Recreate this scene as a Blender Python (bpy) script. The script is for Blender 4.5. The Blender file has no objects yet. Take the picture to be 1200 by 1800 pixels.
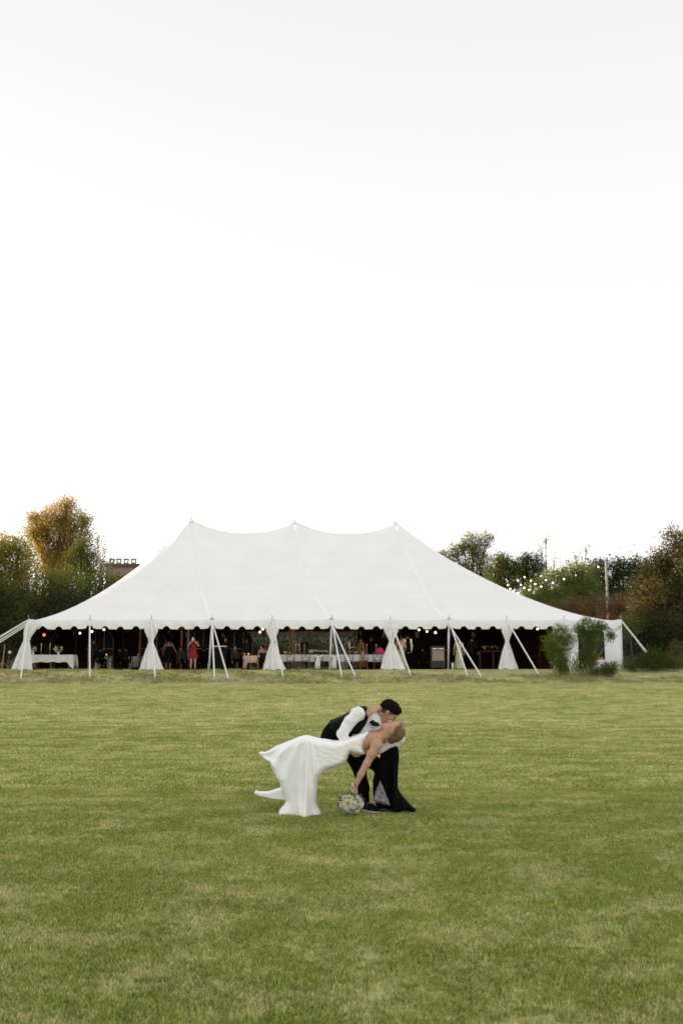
import bpy, math, random
import numpy as np
from mathutils import Vector, Matrix, Euler

SC = bpy.context.scene
COL = SC.collection
R = math.radians
rng = np.random.default_rng(7)
random.seed(7)

# ------------------------------------------------------------------ camera
F_PX = 1750.0
PITCH = math.atan(272.0 / F_PX)
CAM_Z = 1.53
cam_data = bpy.data.cameras.new('camera')
cam = bpy.data.objects.new('camera', cam_data)
COL.objects.link(cam)
cam.location = (0, 0, CAM_Z)
cam.rotation_euler = (math.pi / 2 + PITCH, 0, 0)
cam_data.sensor_fit = 'VERTICAL'
cam_data.sensor_height = 36.0
cam_data.lens = F_PX / 1800 * 36
cam_data.clip_end = 2000
cam_data.dof.use_dof = True
cam_data.dof.focus_distance = 10.9
cam_data.dof.aperture_fstop = 3.2
SC.camera = cam

# ------------------------------------------------------------------ world and sun
SUN_EL, SUN_AZ = R(6.0), R(-71.0)      # azimuth from +Y towards +X: low sun from the left, a little behind
world = bpy.data.worlds.new('World')
SC.world = world
world.use_nodes = True
wn, wl = world.node_tree.nodes, world.node_tree.links
wn.clear()
sky = wn.new('ShaderNodeTexSky'); sky.sky_type = 'NISHITA'; sky.sun_disc = False
sky.sun_elevation = SUN_EL; sky.sun_rotation = SUN_AZ
sky.air_density = 1.0; sky.dust_density = 2.0; sky.ozone_density = 1.0
hs = wn.new('ShaderNodeHueSaturation'); hs.inputs['Saturation'].default_value = 0.06
veil = wn.new('ShaderNodeMix'); veil.data_type = 'RGBA'
veil.inputs[0].default_value = 0.80          # thin even cloud veil over the whole sky
tcw = wn.new('ShaderNodeTexCoord'); spw = wn.new('ShaderNodeSeparateXYZ'); mrw = wn.new('ShaderNodeFloatCurve')                     # bright haze low in the sky, calmer overhead (value x 10)
_cv = mrw.mapping.curves[0]
for _x, _y in ((.07, .68), (.15, .45), (.30, .362), (.45, .340), (.60, .315)): _cv.points.new(_x, _y)
_cv.points[0].location = (0, .95); _cv.points[-1].location = (1, .30); mrw.mapping.update()
mrs = wn.new('ShaderNodeMath'); mrs.operation = 'MULTIPLY'; mrs.inputs[1].default_value = 10.0
cbw = wn.new('ShaderNodeCombineXYZ')
wl.new(tcw.outputs['Generated'], spw.inputs[0]); wl.new(spw.outputs['Z'], mrw.inputs['Value']); wl.new(mrw.outputs[0], mrs.inputs[0])
for _i in range(3): wl.new(mrs.outputs[0], cbw.inputs[_i])
wl.new(cbw.outputs[0], veil.inputs[7])
bg = wn.new('ShaderNodeBackground'); bg.inputs['Strength'].default_value = 0.15
wo = wn.new('ShaderNodeOutputWorld')
wl.new(sky.outputs[0], hs.inputs['Color']); wl.new(hs.outputs[0], veil.inputs[6])
wl.new(veil.outputs[2], bg.inputs['Color']); wl.new(bg.outputs[0], wo.inputs[0])
sun_data = bpy.data.lights.new('sun', 'SUN'); sun_data.energy = 5.0; sun_data.angle = R(0.6)
sun_data.color = (1.0, 0.66, 0.32)
sun = bpy.data.objects.new('sun', sun_data); COL.objects.link(sun)
sdir = Vector((math.sin(SUN_AZ) * math.cos(SUN_EL), math.cos(SUN_AZ) * math.cos(SUN_EL), math.sin(SUN_EL)))
sun.rotation_euler = sdir.to_track_quat('Z', 'Y').to_euler()
sun.location = sdir * 100
SC.view_settings.view_transform = 'Standard'
SC.view_settings.look = 'None'
SC.view_settings.gamma = 1
SC.view_settings.use_curve_mapping = False
SC.view_settings.exposure = 1.1
SC.render.engine = 'CYCLES'
SC.cycles.max_bounces = 6
SC.cycles.diffuse_bounces = 3
SC.cycles.transparent_max_bounces = 8

# ------------------------------------------------------------------ helpers
def W(px, py, Y):
    """point at depth Y seen in direction (px, py) of the 1200x1800 picture"""
    d = (900 - py) / F_PX
    k = Y / (math.cos(PITCH) - d * math.sin(PITCH))
    return Vector(((px - 600) / F_PX * k, Y, k * (math.sin(PITCH) + d * math.cos(PITCH)) + CAM_Z))

def wloc(o):
    v = Vector((0, 0, 0))
    while o is not None:
        v = v + o.location; o = o.parent
    return v

def tag(o, label=None, cat=None, group=None, kind=None):
    if label: o['label'] = label
    if cat: o['category'] = cat
    if group: o['group'] = group
    if kind: o['kind'] = kind
    return o

def empty(name, loc, label=None, cat=None, group=None, rz=0.0):
    o = bpy.data.objects.new(name, None); COL.objects.link(o)
    o.location = loc; o.rotation_euler = (0, 0, rz); o.empty_display_size = 0.2
    return tag(o, label, cat, group)

def mk(name, verts, faces, m, parent=None, smooth=False, origin=None):
    """verts in world coordinates (or in the parent's frame when the parent is at the origin)"""
    me = bpy.data.meshes.new(name)
    off = np.array(wloc(parent) if parent is not None else (origin if origin is not None else (0, 0, 0)), dtype=float)
    V = np.asarray(verts, dtype=float) - off
    if isinstance(faces, np.ndarray) and faces.ndim == 2:
        n, c = faces.shape
        me.vertices.add(len(V)); me.vertices.foreach_set('co', V.astype(np.float32).ravel())
        me.loops.add(n * c); me.loops.foreach_set('vertex_index', faces.astype(np.int32).ravel())
        me.polygons.add(n)
        me.polygons.foreach_set('loop_start', np.arange(0, n * c, c, dtype=np.int32))
        me.polygons.foreach_set('loop_total', np.full(n, c, dtype=np.int32))
        me.update(calc_edges=True)
    else:
        me.from_pydata([tuple(v) for v in V], [], [tuple(f) for f in faces]); me.update()
    if smooth: me.polygons.foreach_set('use_smooth', np.ones(len(me.polygons), dtype=bool))
    if m is not None: me.materials.append(m)
    o = bpy.data.objects.new(name, me); COL.objects.link(o)
    if parent is not None: o.parent = parent
    elif origin is not None: o.location = origin
    return o

def copy_tree(o, parent=None):
    c = o.copy(); COL.objects.link(c); c.parent = parent
    for ch in o.children: copy_tree(ch, c)
    return c

class MB:
    """collects simple shapes into one mesh"""
    def __init__(s): s.v = []; s.f = []
    def raw(s, v, f):
        n = len(s.v); s.v += [tuple(a) for a in v]; s.f += [tuple(i + n for i in q) for q in f]; return s
    def box(s, lo, hi, rot=0.0, piv=None):
        (x0, y0, z0), (x1, y1, z1) = lo, hi
        v = [(x0,y0,z0),(x1,y0,z0),(x1,y1,z0),(x0,y1,z0),(x0,y0,z1),(x1,y0,z1),(x1,y1,z1),(x0,y1,z1)]
        if rot:
            p = piv or ((x0+x1)/2, (y0+y1)/2)
            c, q = math.cos(rot), math.sin(rot)
            v = [(p[0]+(a-p[0])*c-(b-p[1])*q, p[1]+(a-p[0])*q+(b-p[1])*c, z) for a, b, z in v]
        return s.raw(v, [(0,3,2,1),(4,5,6,7),(0,1,5,4),(1,2,6,5),(2,3,7,6),(3,0,4,7)])
    def tube(s, pts, rad, n=8, flat=None):
        pts = [Vector(p) for p in pts]
        rads = rad if isinstance(rad, (list, tuple)) else [rad] * len(pts)
        base = len(s.v); up = None
        for i, p in enumerate(pts):
            d = (pts[min(i+1, len(pts)-1)] - pts[max(i-1, 0)]).normalized()
            if up is None: up = Vector((0, 1, 0)) if abs(d.y) < 0.9 else Vector((1, 0, 0))
            a = d.cross(up).normalized(); b = a.cross(d).normalized(); up = b
            for k in range(n):
                t = 2 * math.pi * k / n
                q = p + a * (rads[i] * math.cos(t)) + b * (rads[i] * (flat or 1.0) * math.sin(t))
                s.v.append(tuple(q))
        for i in range(len(pts) - 1):
            for k in range(n):
                A = base + i*n + k; B = base + i*n + (k+1) % n
                s.f.append((A, B, B + n, A + n))
        s.f.append(tuple(base + k for k in reversed(range(n))))
        s.f.append(tuple(base + (len(pts)-1)*n + k for k in range(n)))
        return s
    def lathe(s, c, prof, n=12):
        base = len(s.v); c = Vector(c)
        for r, z in prof:
            for k in range(n):
                t = 2*math.pi*k/n; s.v.append((c.x + r*math.cos(t), c.y + r*math.sin(t), c.z + z))
        for i in range(len(prof)-1):
            for k in range(n):
                A = base+i*n+k; B = base+i*n+(k+1) % n
                s.f.append((A, B, B+n, A+n))
        s.f.append(tuple(base + k for k in reversed(range(n))))
        s.f.append(tuple(base + (len(prof)-1)*n + k for k in range(n)))
        return s
    def ball(s, c, r, n=8, sz=1.0):
        prof = [(max(1e-4, r*math.sin(math.pi*i/n)), -r*sz*math.cos(math.pi*i/n)) for i in range(n+1)]
        return s.lathe(c, prof, n)
    def build(s, name, m, parent=None, smooth=False, origin=None):
        return mk(name, s.v, s.f, m, parent, smooth, origin)

# ------------------------------------------------------------------ materials
def new_mat(name):
    m = bpy.data.materials.new(name); m.use_nodes = True
    nt = m.node_tree; b = nt.nodes['Principled BSDF']
    return m, nt, b

def N(nt, typ, **kw):
    n = nt.nodes.new(typ)
    for k, v in kw.items():
        if k in n.inputs: n.inputs[k].default_value = v
        else: setattr(n, k, v)
    return n

def plain(name, col, rough=0.6, var=0.12, scale=6.0, bump=0.0, bscale=40.0, metal=0.0, sheen=0.0, spec=0.5, obj=False):
    m, nt, b = new_mat(name)
    tc = N(nt, 'ShaderNodeTexCoord')
    no = N(nt, 'ShaderNodeTexNoise', Scale=scale, Detail=4.0)
    nt.links.new(tc.outputs['Object'], no.inputs['Vector'])
    mp = N(nt, 'ShaderNodeMapRange'); mp.inputs[1].default_value = 0.3; mp.inputs[2].default_value = 0.7
    mp.inputs[3].default_value = 1 - var; mp.inputs[4].default_value = 1 + var
    nt.links.new(no.outputs[0], mp.inputs[0])
    vm = N(nt, 'ShaderNodeVectorMath', operation='SCALE'); vm.inputs[0].default_value = col[:3]
    nt.links.new(mp.outputs[0], vm.inputs['Scale'])
    nt.links.new(vm.outputs[0], b.inputs['Base Color'])
    b.inputs['Roughness'].default_value = rough; b.inputs['Metallic'].default_value = metal
    b.inputs['Specular IOR Level'].default_value = spec
    if sheen: b.inputs['Sheen Weight'].default_value = sheen
    if bump:
        n2 = N(nt, 'ShaderNodeTexNoise', Scale=bscale, Detail=3.0); nt.links.new(tc.outputs['Object'], n2.inputs['Vector'])
        bp = N(nt, 'ShaderNodeBump', Strength=bump, Distance=0.02); nt.links.new(n2.outputs[0], bp.inputs['Height'])
        nt.links.new(bp.outputs[0], b.inputs['Normal'])
    return m

def petal_mat(name, col):
    m = plain(name, col, 0.6, 0.08, 30.0); nt = m.node_tree; b = nt.nodes['Principled BSDF']
    tr = N(nt, 'ShaderNodeBsdfTranslucent'); tr.inputs['Color'].default_value = (*col, 1)
    mx = N(nt, 'ShaderNodeMixShader'); mx.inputs[0].default_value = 0.35
    nt.links.new(b.outputs[0], mx.inputs[1]); nt.links.new(tr.outputs[0], mx.inputs[2]); nt.links.new(mx.outputs[0], nt.nodes['Material Output'].inputs[0])
    return m

def emit(name, col, s):
    m, nt, b = new_mat(name)
    b.inputs['Base Color'].default_value = (*col, 1)
    b.inputs['Emission Color'].default_value = (*col, 1); b.inputs['Emission Strength'].default_value = s
    return m

def leaf_mat(name, cols, trans=0.35, scale=0.5):
    """leaf colour varies leaf by leaf (attribute 'tint') and patch by patch"""
    m, nt, b = new_mat(name)
    at = N(nt, 'ShaderNodeAttribute'); at.attribute_name = 'tint'
    geo = N(nt, 'ShaderNodeNewGeometry')
    no = N(nt, 'ShaderNodeTexNoise', Scale=scale, Detail=2.0); nt.links.new(geo.outputs['Position'], no.inputs['Vector'])
    ad = N(nt, 'ShaderNodeMath', operation='MULTIPLY_ADD'); ad.inputs[1].default_value = 0.45
    nt.links.new(at.outputs['Fac'], ad.inputs[0])
    s2 = N(nt, 'ShaderNodeMath', operation='MULTIPLY_ADD'); s2.inputs[1].default_value = 1.5; s2.inputs[2].default_value = -0.5
    nt.links.new(no.outputs[0], s2.inputs[0]); nt.links.new(s2.outputs[0], ad.inputs[2])
    cr = N(nt, 'ShaderNodeValToRGB')
    el = cr.color_ramp.elements
    while len(el) < len(cols): el.new(0.5)
    for i, c in enumerate(cols):
        el[i].position = i / (len(cols) - 1); el[i].color = (*c, 1)
    nt.links.new(ad.outputs[0], cr.inputs[0])
    nt.links.new(cr.outputs[0], b.inputs['Base Color'])
    b.inputs['Roughness'].default_value = 0.6; b.inputs['Specular IOR Level'].default_value = 0.25
    tr = N(nt, 'ShaderNodeBsdfTranslucent'); nt.links.new(cr.outputs[0], tr.inputs['Color'])
    mx = N(nt, 'ShaderNodeMixShader'); mx.inputs[0].default_value = trans
    out = nt.nodes['Material Output']
    nt.links.new(b.outputs[0], mx.inputs[1]); nt.links.new(tr.outputs[0], mx.inputs[2]); nt.links.new(mx.outputs[0], out.inputs[0])
    return m

def grass_color(nt, blade=False):
    """turf colour by world position: green patches, straw patches, a painted low-sun streak across the field"""
    geo = N(nt, 'ShaderNodeNewGeometry')
    pos = geo.outputs['Position']
    def noise(scale, detail=3.0, sy=1.0, sx=1.0):
        mp = N(nt, 'ShaderNodeMapping'); mp.inputs['Scale'].default_value = (sx, sy, 0.3)
        nt.links.new(pos, mp.inputs[0])
        n = N(nt, 'ShaderNodeTexNoise', Scale=scale, Detail=detail); n.inputs['Roughness'].default_value = 0.6
        nt.links.new(mp.outputs[0], n.inputs['Vector']); return n.outputs[0]
    def rng_(x, a, b, c=0.0, d=1.0):
        m = N(nt, 'ShaderNodeMapRange'); m.inputs[1].default_value = a; m.inputs[2].default_value = b
        m.inputs[3].default_value = c; m.inputs[4].default_value = d; nt.links.new(x, m.inputs[0]); return m.outputs[0]
    def mix(f, a, b):
        m = N(nt, 'ShaderNodeMix', data_type='RGBA'); nt.links.new(f, m.inputs[0])
        for i, v in ((6, a), (7, b)):
            if isinstance(v, tuple): m.inputs[i].default_value = (*v, 1)
            else: nt.links.new(v, m.inputs[i])
        return m.outputs[2]
    def math_(op, a, b):
        m = N(nt, 'ShaderNodeMath', operation=op)
        for i, v in ((0, a), (1, b)):
            if isinstance(v, float): m.inputs[i].default_value = v
            else: nt.links.new(v, m.inputs[i])
        return m.outputs[0]
    sep = N(nt, 'ShaderNodeSeparateXYZ'); nt.links.new(pos, sep.inputs[0])
    big = noise(0.22, 3.0); mid = noise(1.9, 6.0, 1.0, 0.85); fine = noise(14.0, 4.0); mic = noise(60.0, 2.0)
    g = mix(rng_(big, 0.35, 0.65), (0.212, 0.275, 0.060), (0.318, 0.358, 0.092))
    g = mix(rng_(fine, 0.35, 0.7), g, (0.430, 0.460, 0.120))
    g = mix(rng_(mic, 0.55, 0.75, 0.0, 0.55), g, (0.080, 0.120, 0.024))
    g = mix(rng_(noise(26.0, 2.0), 0.56, 0.72, 0.0, 0.6), g, (0.075, 0.105, 0.028))
    # straw: where mid noise is high, more of it in the far half of the field and on the bank
    far = rng_(sep.outputs['Y'], 10.0, 30.0, 0.0, 0.09)
    m2 = math_('ADD', mid, far)
    m2 = math_('ADD', m2, rng_(big, 0.3, 0.75, -0.05, 0.05))
    m2 = math_('ADD', m2, rng_(fine, 0.25, 0.75, -0.17, 0.17))
    m2 = math_('ADD', m2, rng_(noise(4.5, 3.0), 0.25, 0.75, -0.06, 0.06))
    m2 = math_('ADD', m2, math_('MULTIPLY', rng_(noise(1.5, 3.0, 1.9, 0.16), 0.35, 0.70, -0.06, 0.12), rng_(sep.outputs['Y'], 10.0, 16.0)))
    st = rng_(m2, 0.44, 0.80, 0.0, 0.88)
    g = mix(st, g, (0.680, 0.610, 0.330))
    # bank in front of the tent: dry and patchy
    bank = math_('MULTIPLY', rng_(sep.outputs['Y'], 44.0, 46.5), rng_(noise(0.9, 4.0), 0.40, 0.60, 0.05, 0.80))
    g = mix(bank, g, (0.400, 0.350, 0.175))
    # low sun streak painted into the turf colour, at Y = 12.35
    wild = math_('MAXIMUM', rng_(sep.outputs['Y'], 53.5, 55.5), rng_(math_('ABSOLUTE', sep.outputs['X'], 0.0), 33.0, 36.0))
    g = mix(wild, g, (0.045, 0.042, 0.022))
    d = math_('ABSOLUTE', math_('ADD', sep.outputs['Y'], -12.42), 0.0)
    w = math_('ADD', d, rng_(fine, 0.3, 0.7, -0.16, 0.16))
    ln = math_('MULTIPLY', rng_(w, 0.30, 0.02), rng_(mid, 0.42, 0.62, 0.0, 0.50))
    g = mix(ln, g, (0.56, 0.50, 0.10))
    return g

def grass_mat(name, blade):
    m, nt, b = new_mat(name)
    g = grass_color(nt)
    if blade:
        oi = N(nt, 'ShaderNodeAttribute'); oi.attribute_name = 'tint'
        mp = N(nt, 'ShaderNodeMapRange'); mp.inputs[3].default_value = 0.45; mp.inputs[4].default_value = 1.75
        nt.links.new(oi.outputs['Fac'], mp.inputs[0])
        vm = N(nt, 'ShaderNodeVectorMath', operation='SCALE'); nt.links.new(g, vm.inputs[0]); nt.links.new(mp.outputs[0], vm.inputs['Scale'])
        g = vm.outputs[0]
        tr = N(nt, 'ShaderNodeBsdfTranslucent'); nt.links.new(g, tr.inputs['Color'])
        mx = N(nt, 'ShaderNodeMixShader'); mx.inputs[0].default_value = 0.3
        nt.links.new(b.outputs[0], mx.inputs[1]); nt.links.new(tr.outputs[0], mx.inputs[2])
        nt.links.new(mx.outputs[0], nt.nodes['Material Output'].inputs[0])
    nt.links.new(g, b.inputs['Base Color'])
    b.inputs['Roughness'].default_value = 0.75; b.inputs['Specular IOR Level'].default_value = 0.2
    if not blade:
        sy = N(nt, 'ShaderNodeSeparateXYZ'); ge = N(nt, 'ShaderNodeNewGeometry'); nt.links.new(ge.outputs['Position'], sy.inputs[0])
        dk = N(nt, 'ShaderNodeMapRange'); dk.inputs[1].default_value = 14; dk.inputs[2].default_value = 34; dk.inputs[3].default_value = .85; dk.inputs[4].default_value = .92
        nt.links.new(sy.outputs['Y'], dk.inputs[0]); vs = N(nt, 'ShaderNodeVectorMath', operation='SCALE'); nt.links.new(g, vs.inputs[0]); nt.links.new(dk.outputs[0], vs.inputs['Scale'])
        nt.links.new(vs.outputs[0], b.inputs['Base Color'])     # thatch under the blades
        geo = N(nt, 'ShaderNodeNewGeometry')
        n2 = N(nt, 'ShaderNodeTexNoise', Scale=45.0, Detail=4.0); nt.links.new(geo.outputs['Position'], n2.inputs['Vector'])
        bp = N(nt, 'ShaderNodeBump', Strength=0.8, Distance=0.03); nt.links.new(n2.outputs[0], bp.inputs['Height'])
        nt.links.new(bp.outputs[0], b.inputs['Normal'])
    return m

# fabric of the tent: white vinyl, faint horizontal seams; interior shade is put into the colour of a sheet added under the roof 
def canopy_mat():
    m, nt, b = new_mat('tent_vinyl')
    tc = N(nt, 'ShaderNodeTexCoord')
    no = N(nt, 'ShaderNodeTexNoise', Scale=0.6, Detail=5.0); nt.links.new(tc.outputs['Object'], no.inputs['Vector'])
    mp = N(nt, 'ShaderNodeMapRange'); mp.inputs[3].default_value = 0.93; mp.inputs[4].default_value = 1.05
    nt.links.new(no.outputs[0], mp.inputs[0])
    sx = N(nt, 'ShaderNodeSeparateXYZ'); nt.links.new(tc.outputs['Object'], sx.inputs[0])
    md = N(nt, 'ShaderNodeMath', operation='PINGPONG'); md.inputs[1].default_value = 0.42
    nt.links.new(sx.outputs['Z'], md.inputs[0])
    st = N(nt, 'ShaderNodeMapRange'); st.inputs[1].default_value = 0.0; st.inputs[2].default_value = 0.022
    st.inputs[3].default_value = 0.925; st.inputs[4].default_value = 1.0; nt.links.new(md.outputs[0], st.inputs[0])
    mu = N(nt, 'ShaderNodeMath', operation='MULTIPLY'); nt.links.new(mp.outputs[0], mu.inputs[0]); nt.links.new(st.outputs[0], mu.inputs[1])
    vm = N(nt, 'ShaderNodeVectorMath', operation='SCALE'); vm.inputs[0].default_value = (0.86, 0.86, 0.845)
    nt.links.new(mu.outputs[0], vm.inputs['Scale']); nt.links.new(vm.outputs[0], b.inputs['Base Color'])
    b.inputs['Roughness'].default_value = 0.55
    n2 = N(nt, 'ShaderNodeTexNoise', Scale=1.4, Detail=3.0); nt.links.new(tc.outputs['Object'], n2.inputs['Vector'])
    bp = N(nt, 'ShaderNodeBump', Strength=0.6, Distance=0.10); nt.links.new(n2.outputs[0], bp.inputs['Height'])
    nt.links.new(bp.outputs[0], b.inputs['Normal'])
    return m

M = dict(
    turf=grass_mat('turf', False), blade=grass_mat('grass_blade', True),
    vinyl=canopy_mat(),
    cloth=plain('white_cloth', (0.80, 0.80, 0.79), 0.8, 0.04, 3.0, 0.25, 30.0),
    curtain=plain('white_curtain', (0.85, 0.85, 0.84), 0.7, 0.05, 3.0, 0.3, 12.0),
    shaded_underside=plain('underside_shade_brown', (0.13, 0.072, 0.036), 0.9, 0.1, 1.0),  # brown stands for the dim warm shade under the white roof
    wall_shaded=plain('side_wall_shaded', (0.045, 0.03, 0.02), 0.9, 0.1, 1.0),  # interior shade darkened into the colour of the pale walls
    white_metal=plain('white_painted_pole', (0.72, 0.72, 0.71), 0.45, 0.05, 8.0),
    strap=plain('white_strap', (0.74, 0.75, 0.76), 0.7, 0.06, 12.0),
    alu=plain('grey_metal', (0.35, 0.35, 0.36), 0.4, 0.1, 10.0, metal=0.8),
    wood=plain('brown_wood', (0.13, 0.06, 0.028), 0.55, 0.3, 14.0, 0.3, 30.0),
    wood_pole=plain('wood_pole', (0.42, 0.24, 0.10), 0.6, 0.2, 6.0, 0.2, 30.0),
    red_wood=plain('red_wood', (0.10, 0.022, 0.012), 0.5, 0.25, 10.0),
    black=plain('black_paint', (0.012, 0.012, 0.013), 0.5, 0.2, 8.0),
    black_cloth=plain('black_cloth', (0.008, 0.008, 0.009), 0.85, 0.25, 5.0, 0.3, 30.0, spec=0.2),
    suit=plain('black_wool', (0.0045, 0.0045, 0.005), 0.95, 0.3, 9.0, 0.4, 40.0, spec=0.05),
    vest=plain('black_vest', (0.0055, 0.0055, 0.006), 0.75, 0.3, 9.0, 0.4, 40.0, spec=0.12),
    shirt=plain('white_shirt', (0.86, 0.86, 0.87), 0.8, 0.04, 9.0, 0.5, 22.0),
    dress=plain('ivory_crepe', (0.945, 0.94, 0.93), 0.6, 0.03, 3.0, 0.25, 14.0, sheen=0.1),
    skin=plain('warm_skin', (0.52, 0.29, 0.18), 0.5, 0.10, 12.0, 0.05, 60.0),
    skin2=plain('tan_skin', (0.46, 0.255, 0.155), 0.5, 0.10, 12.0, 0.05, 60.0),
    lips=plain('lips', (0.42, 0.13, 0.11), 0.4, 0.05),
    hair_black=plain('black_hair', (0.006, 0.005, 0.005), 0.8, 0.3, 60.0, 0.6, 120.0, spec=0.1),
    hair_brown=plain('brown_hair', (0.07, 0.035, 0.018), 0.5, 0.3, 40.0, 0.6, 100.0),
    fade=plain('short_stubble', (0.085, 0.055, 0.042), 0.8, 0.3, 60.0, spec=0.1),
    brow=plain('eyebrow', (0.02, 0.012, 0.008), 0.7),
    white=plain('white_paint', (0.8, 0.8, 0.79), 0.5, 0.03),
    rubber=plain('white_sole', (0.7, 0.7, 0.7), 0.6, 0.05),
    red_dress=plain('red_dress', (0.28, 0.006, 0.016), 0.75, 0.15, 8.0, 0.4, 20.0),
    sage=plain('sage_dress', (0.46, 0.50, 0.30), 0.7, 0.10, 6.0, 0.4, 18.0),
    olive=plain('olive_cloth', (0.045, 0.045, 0.025), 0.8, 0.15),
    yellow_dress=plain('mustard_dress', (0.30, 0.24, 0.06), 0.7, 0.15),
    grey_cloth=plain('dark_grey_cloth', (0.03, 0.033, 0.04), 0.8, 0.2),
    pink=plain('pink_fabric', (0.75, 0.06, 0.20), 0.6, 0.1),
    glass=plain('dim_window', (0.012, 0.014, 0.015), 0.7, 0.2, 2.0),
    petal=petal_mat('white_petal', (0.90, 0.88, 0.78)),
    petal_y=petal_mat('cream_petal', (0.90, 0.83, 0.60)),
    dusty=plain('dusty_leaf', (0.20, 0.25, 0.22), 0.7, 0.15, 20.0),
    stem=plain('green_stem', (0.05, 0.09, 0.025), 0.6, 0.2, 20.0),
    candle=plain('candle_wax', (0.75, 0.62, 0.52), 0.5, 0.05),
    amber=emit('candle_glow', (1.0, 0.34, 0.08), 1.0),
    bulb=emit('warm_bulb', (1.0, 0.80, 0.42), 1.7),
    bulb_red=emit('red_lamp', (1.0, 0.12, 0.04), 1.6),
    bark=plain('bark', (0.10, 0.075, 0.055), 0.9, 0.3, 8.0, 0.6, 20.0),
    bark_pale=plain('pale_bark', (0.30, 0.25, 0.20), 0.9, 0.2, 8.0, 0.5, 20.0),
    stucco=plain('pink_stucco', (0.36, 0.25, 0.20), 0.9, 0.1, 3.0, 0.4, 20.0),
    roof_tile=plain('brown_roof', (0.12, 0.08, 0.06), 0.9, 0.2, 4.0),
    panel_wood=plain('weathered_panel', (0.30, 0.20, 0.16), 0.6, 0.25, 10.0),
    pole_grey=plain('galvanised_pole', (0.30, 0.31, 0.32), 0.5, 0.08),
    green_box=plain('green_paint', (0.012, 0.045, 0.022), 0.5, 0.1),
    earth=plain('soil', (0.12, 0.09, 0.06), 0.95, 0.3, 3.0, 0.5, 12.0),
)

# ------------------------------------------------------------------ implicit surfaces -> one continuous mesh
def sd_poly(poly, X, Z):
    poly = np.asarray(poly, dtype=np.float32); n = len(poly)
    d = np.full(X.shape, 1e9, dtype=np.float32); sgn = np.ones(X.shape, dtype=np.float32)
    for i in range(n):
        a, b = poly[i], poly[i - 1]
        ex, ez = b - a; wx, wz = X - a[0], Z - a[1]
        t = np.clip((wx*ex + wz*ez) / (ex*ex + ez*ez + 1e-12), 0, 1)
        d = np.minimum(d, (wx - ex*t)**2 + (wz - ez*t)**2)
        c1 = Z >= a[1]; c2 = Z < b[1]; c3 = ex*wz > ez*wx
        flip = (c1 & c2 & c3) | (~c1 & ~c2 & ~c3)
        sgn = np.where(flip, -sgn, sgn)
    return sgn * np.sqrt(d)

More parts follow.
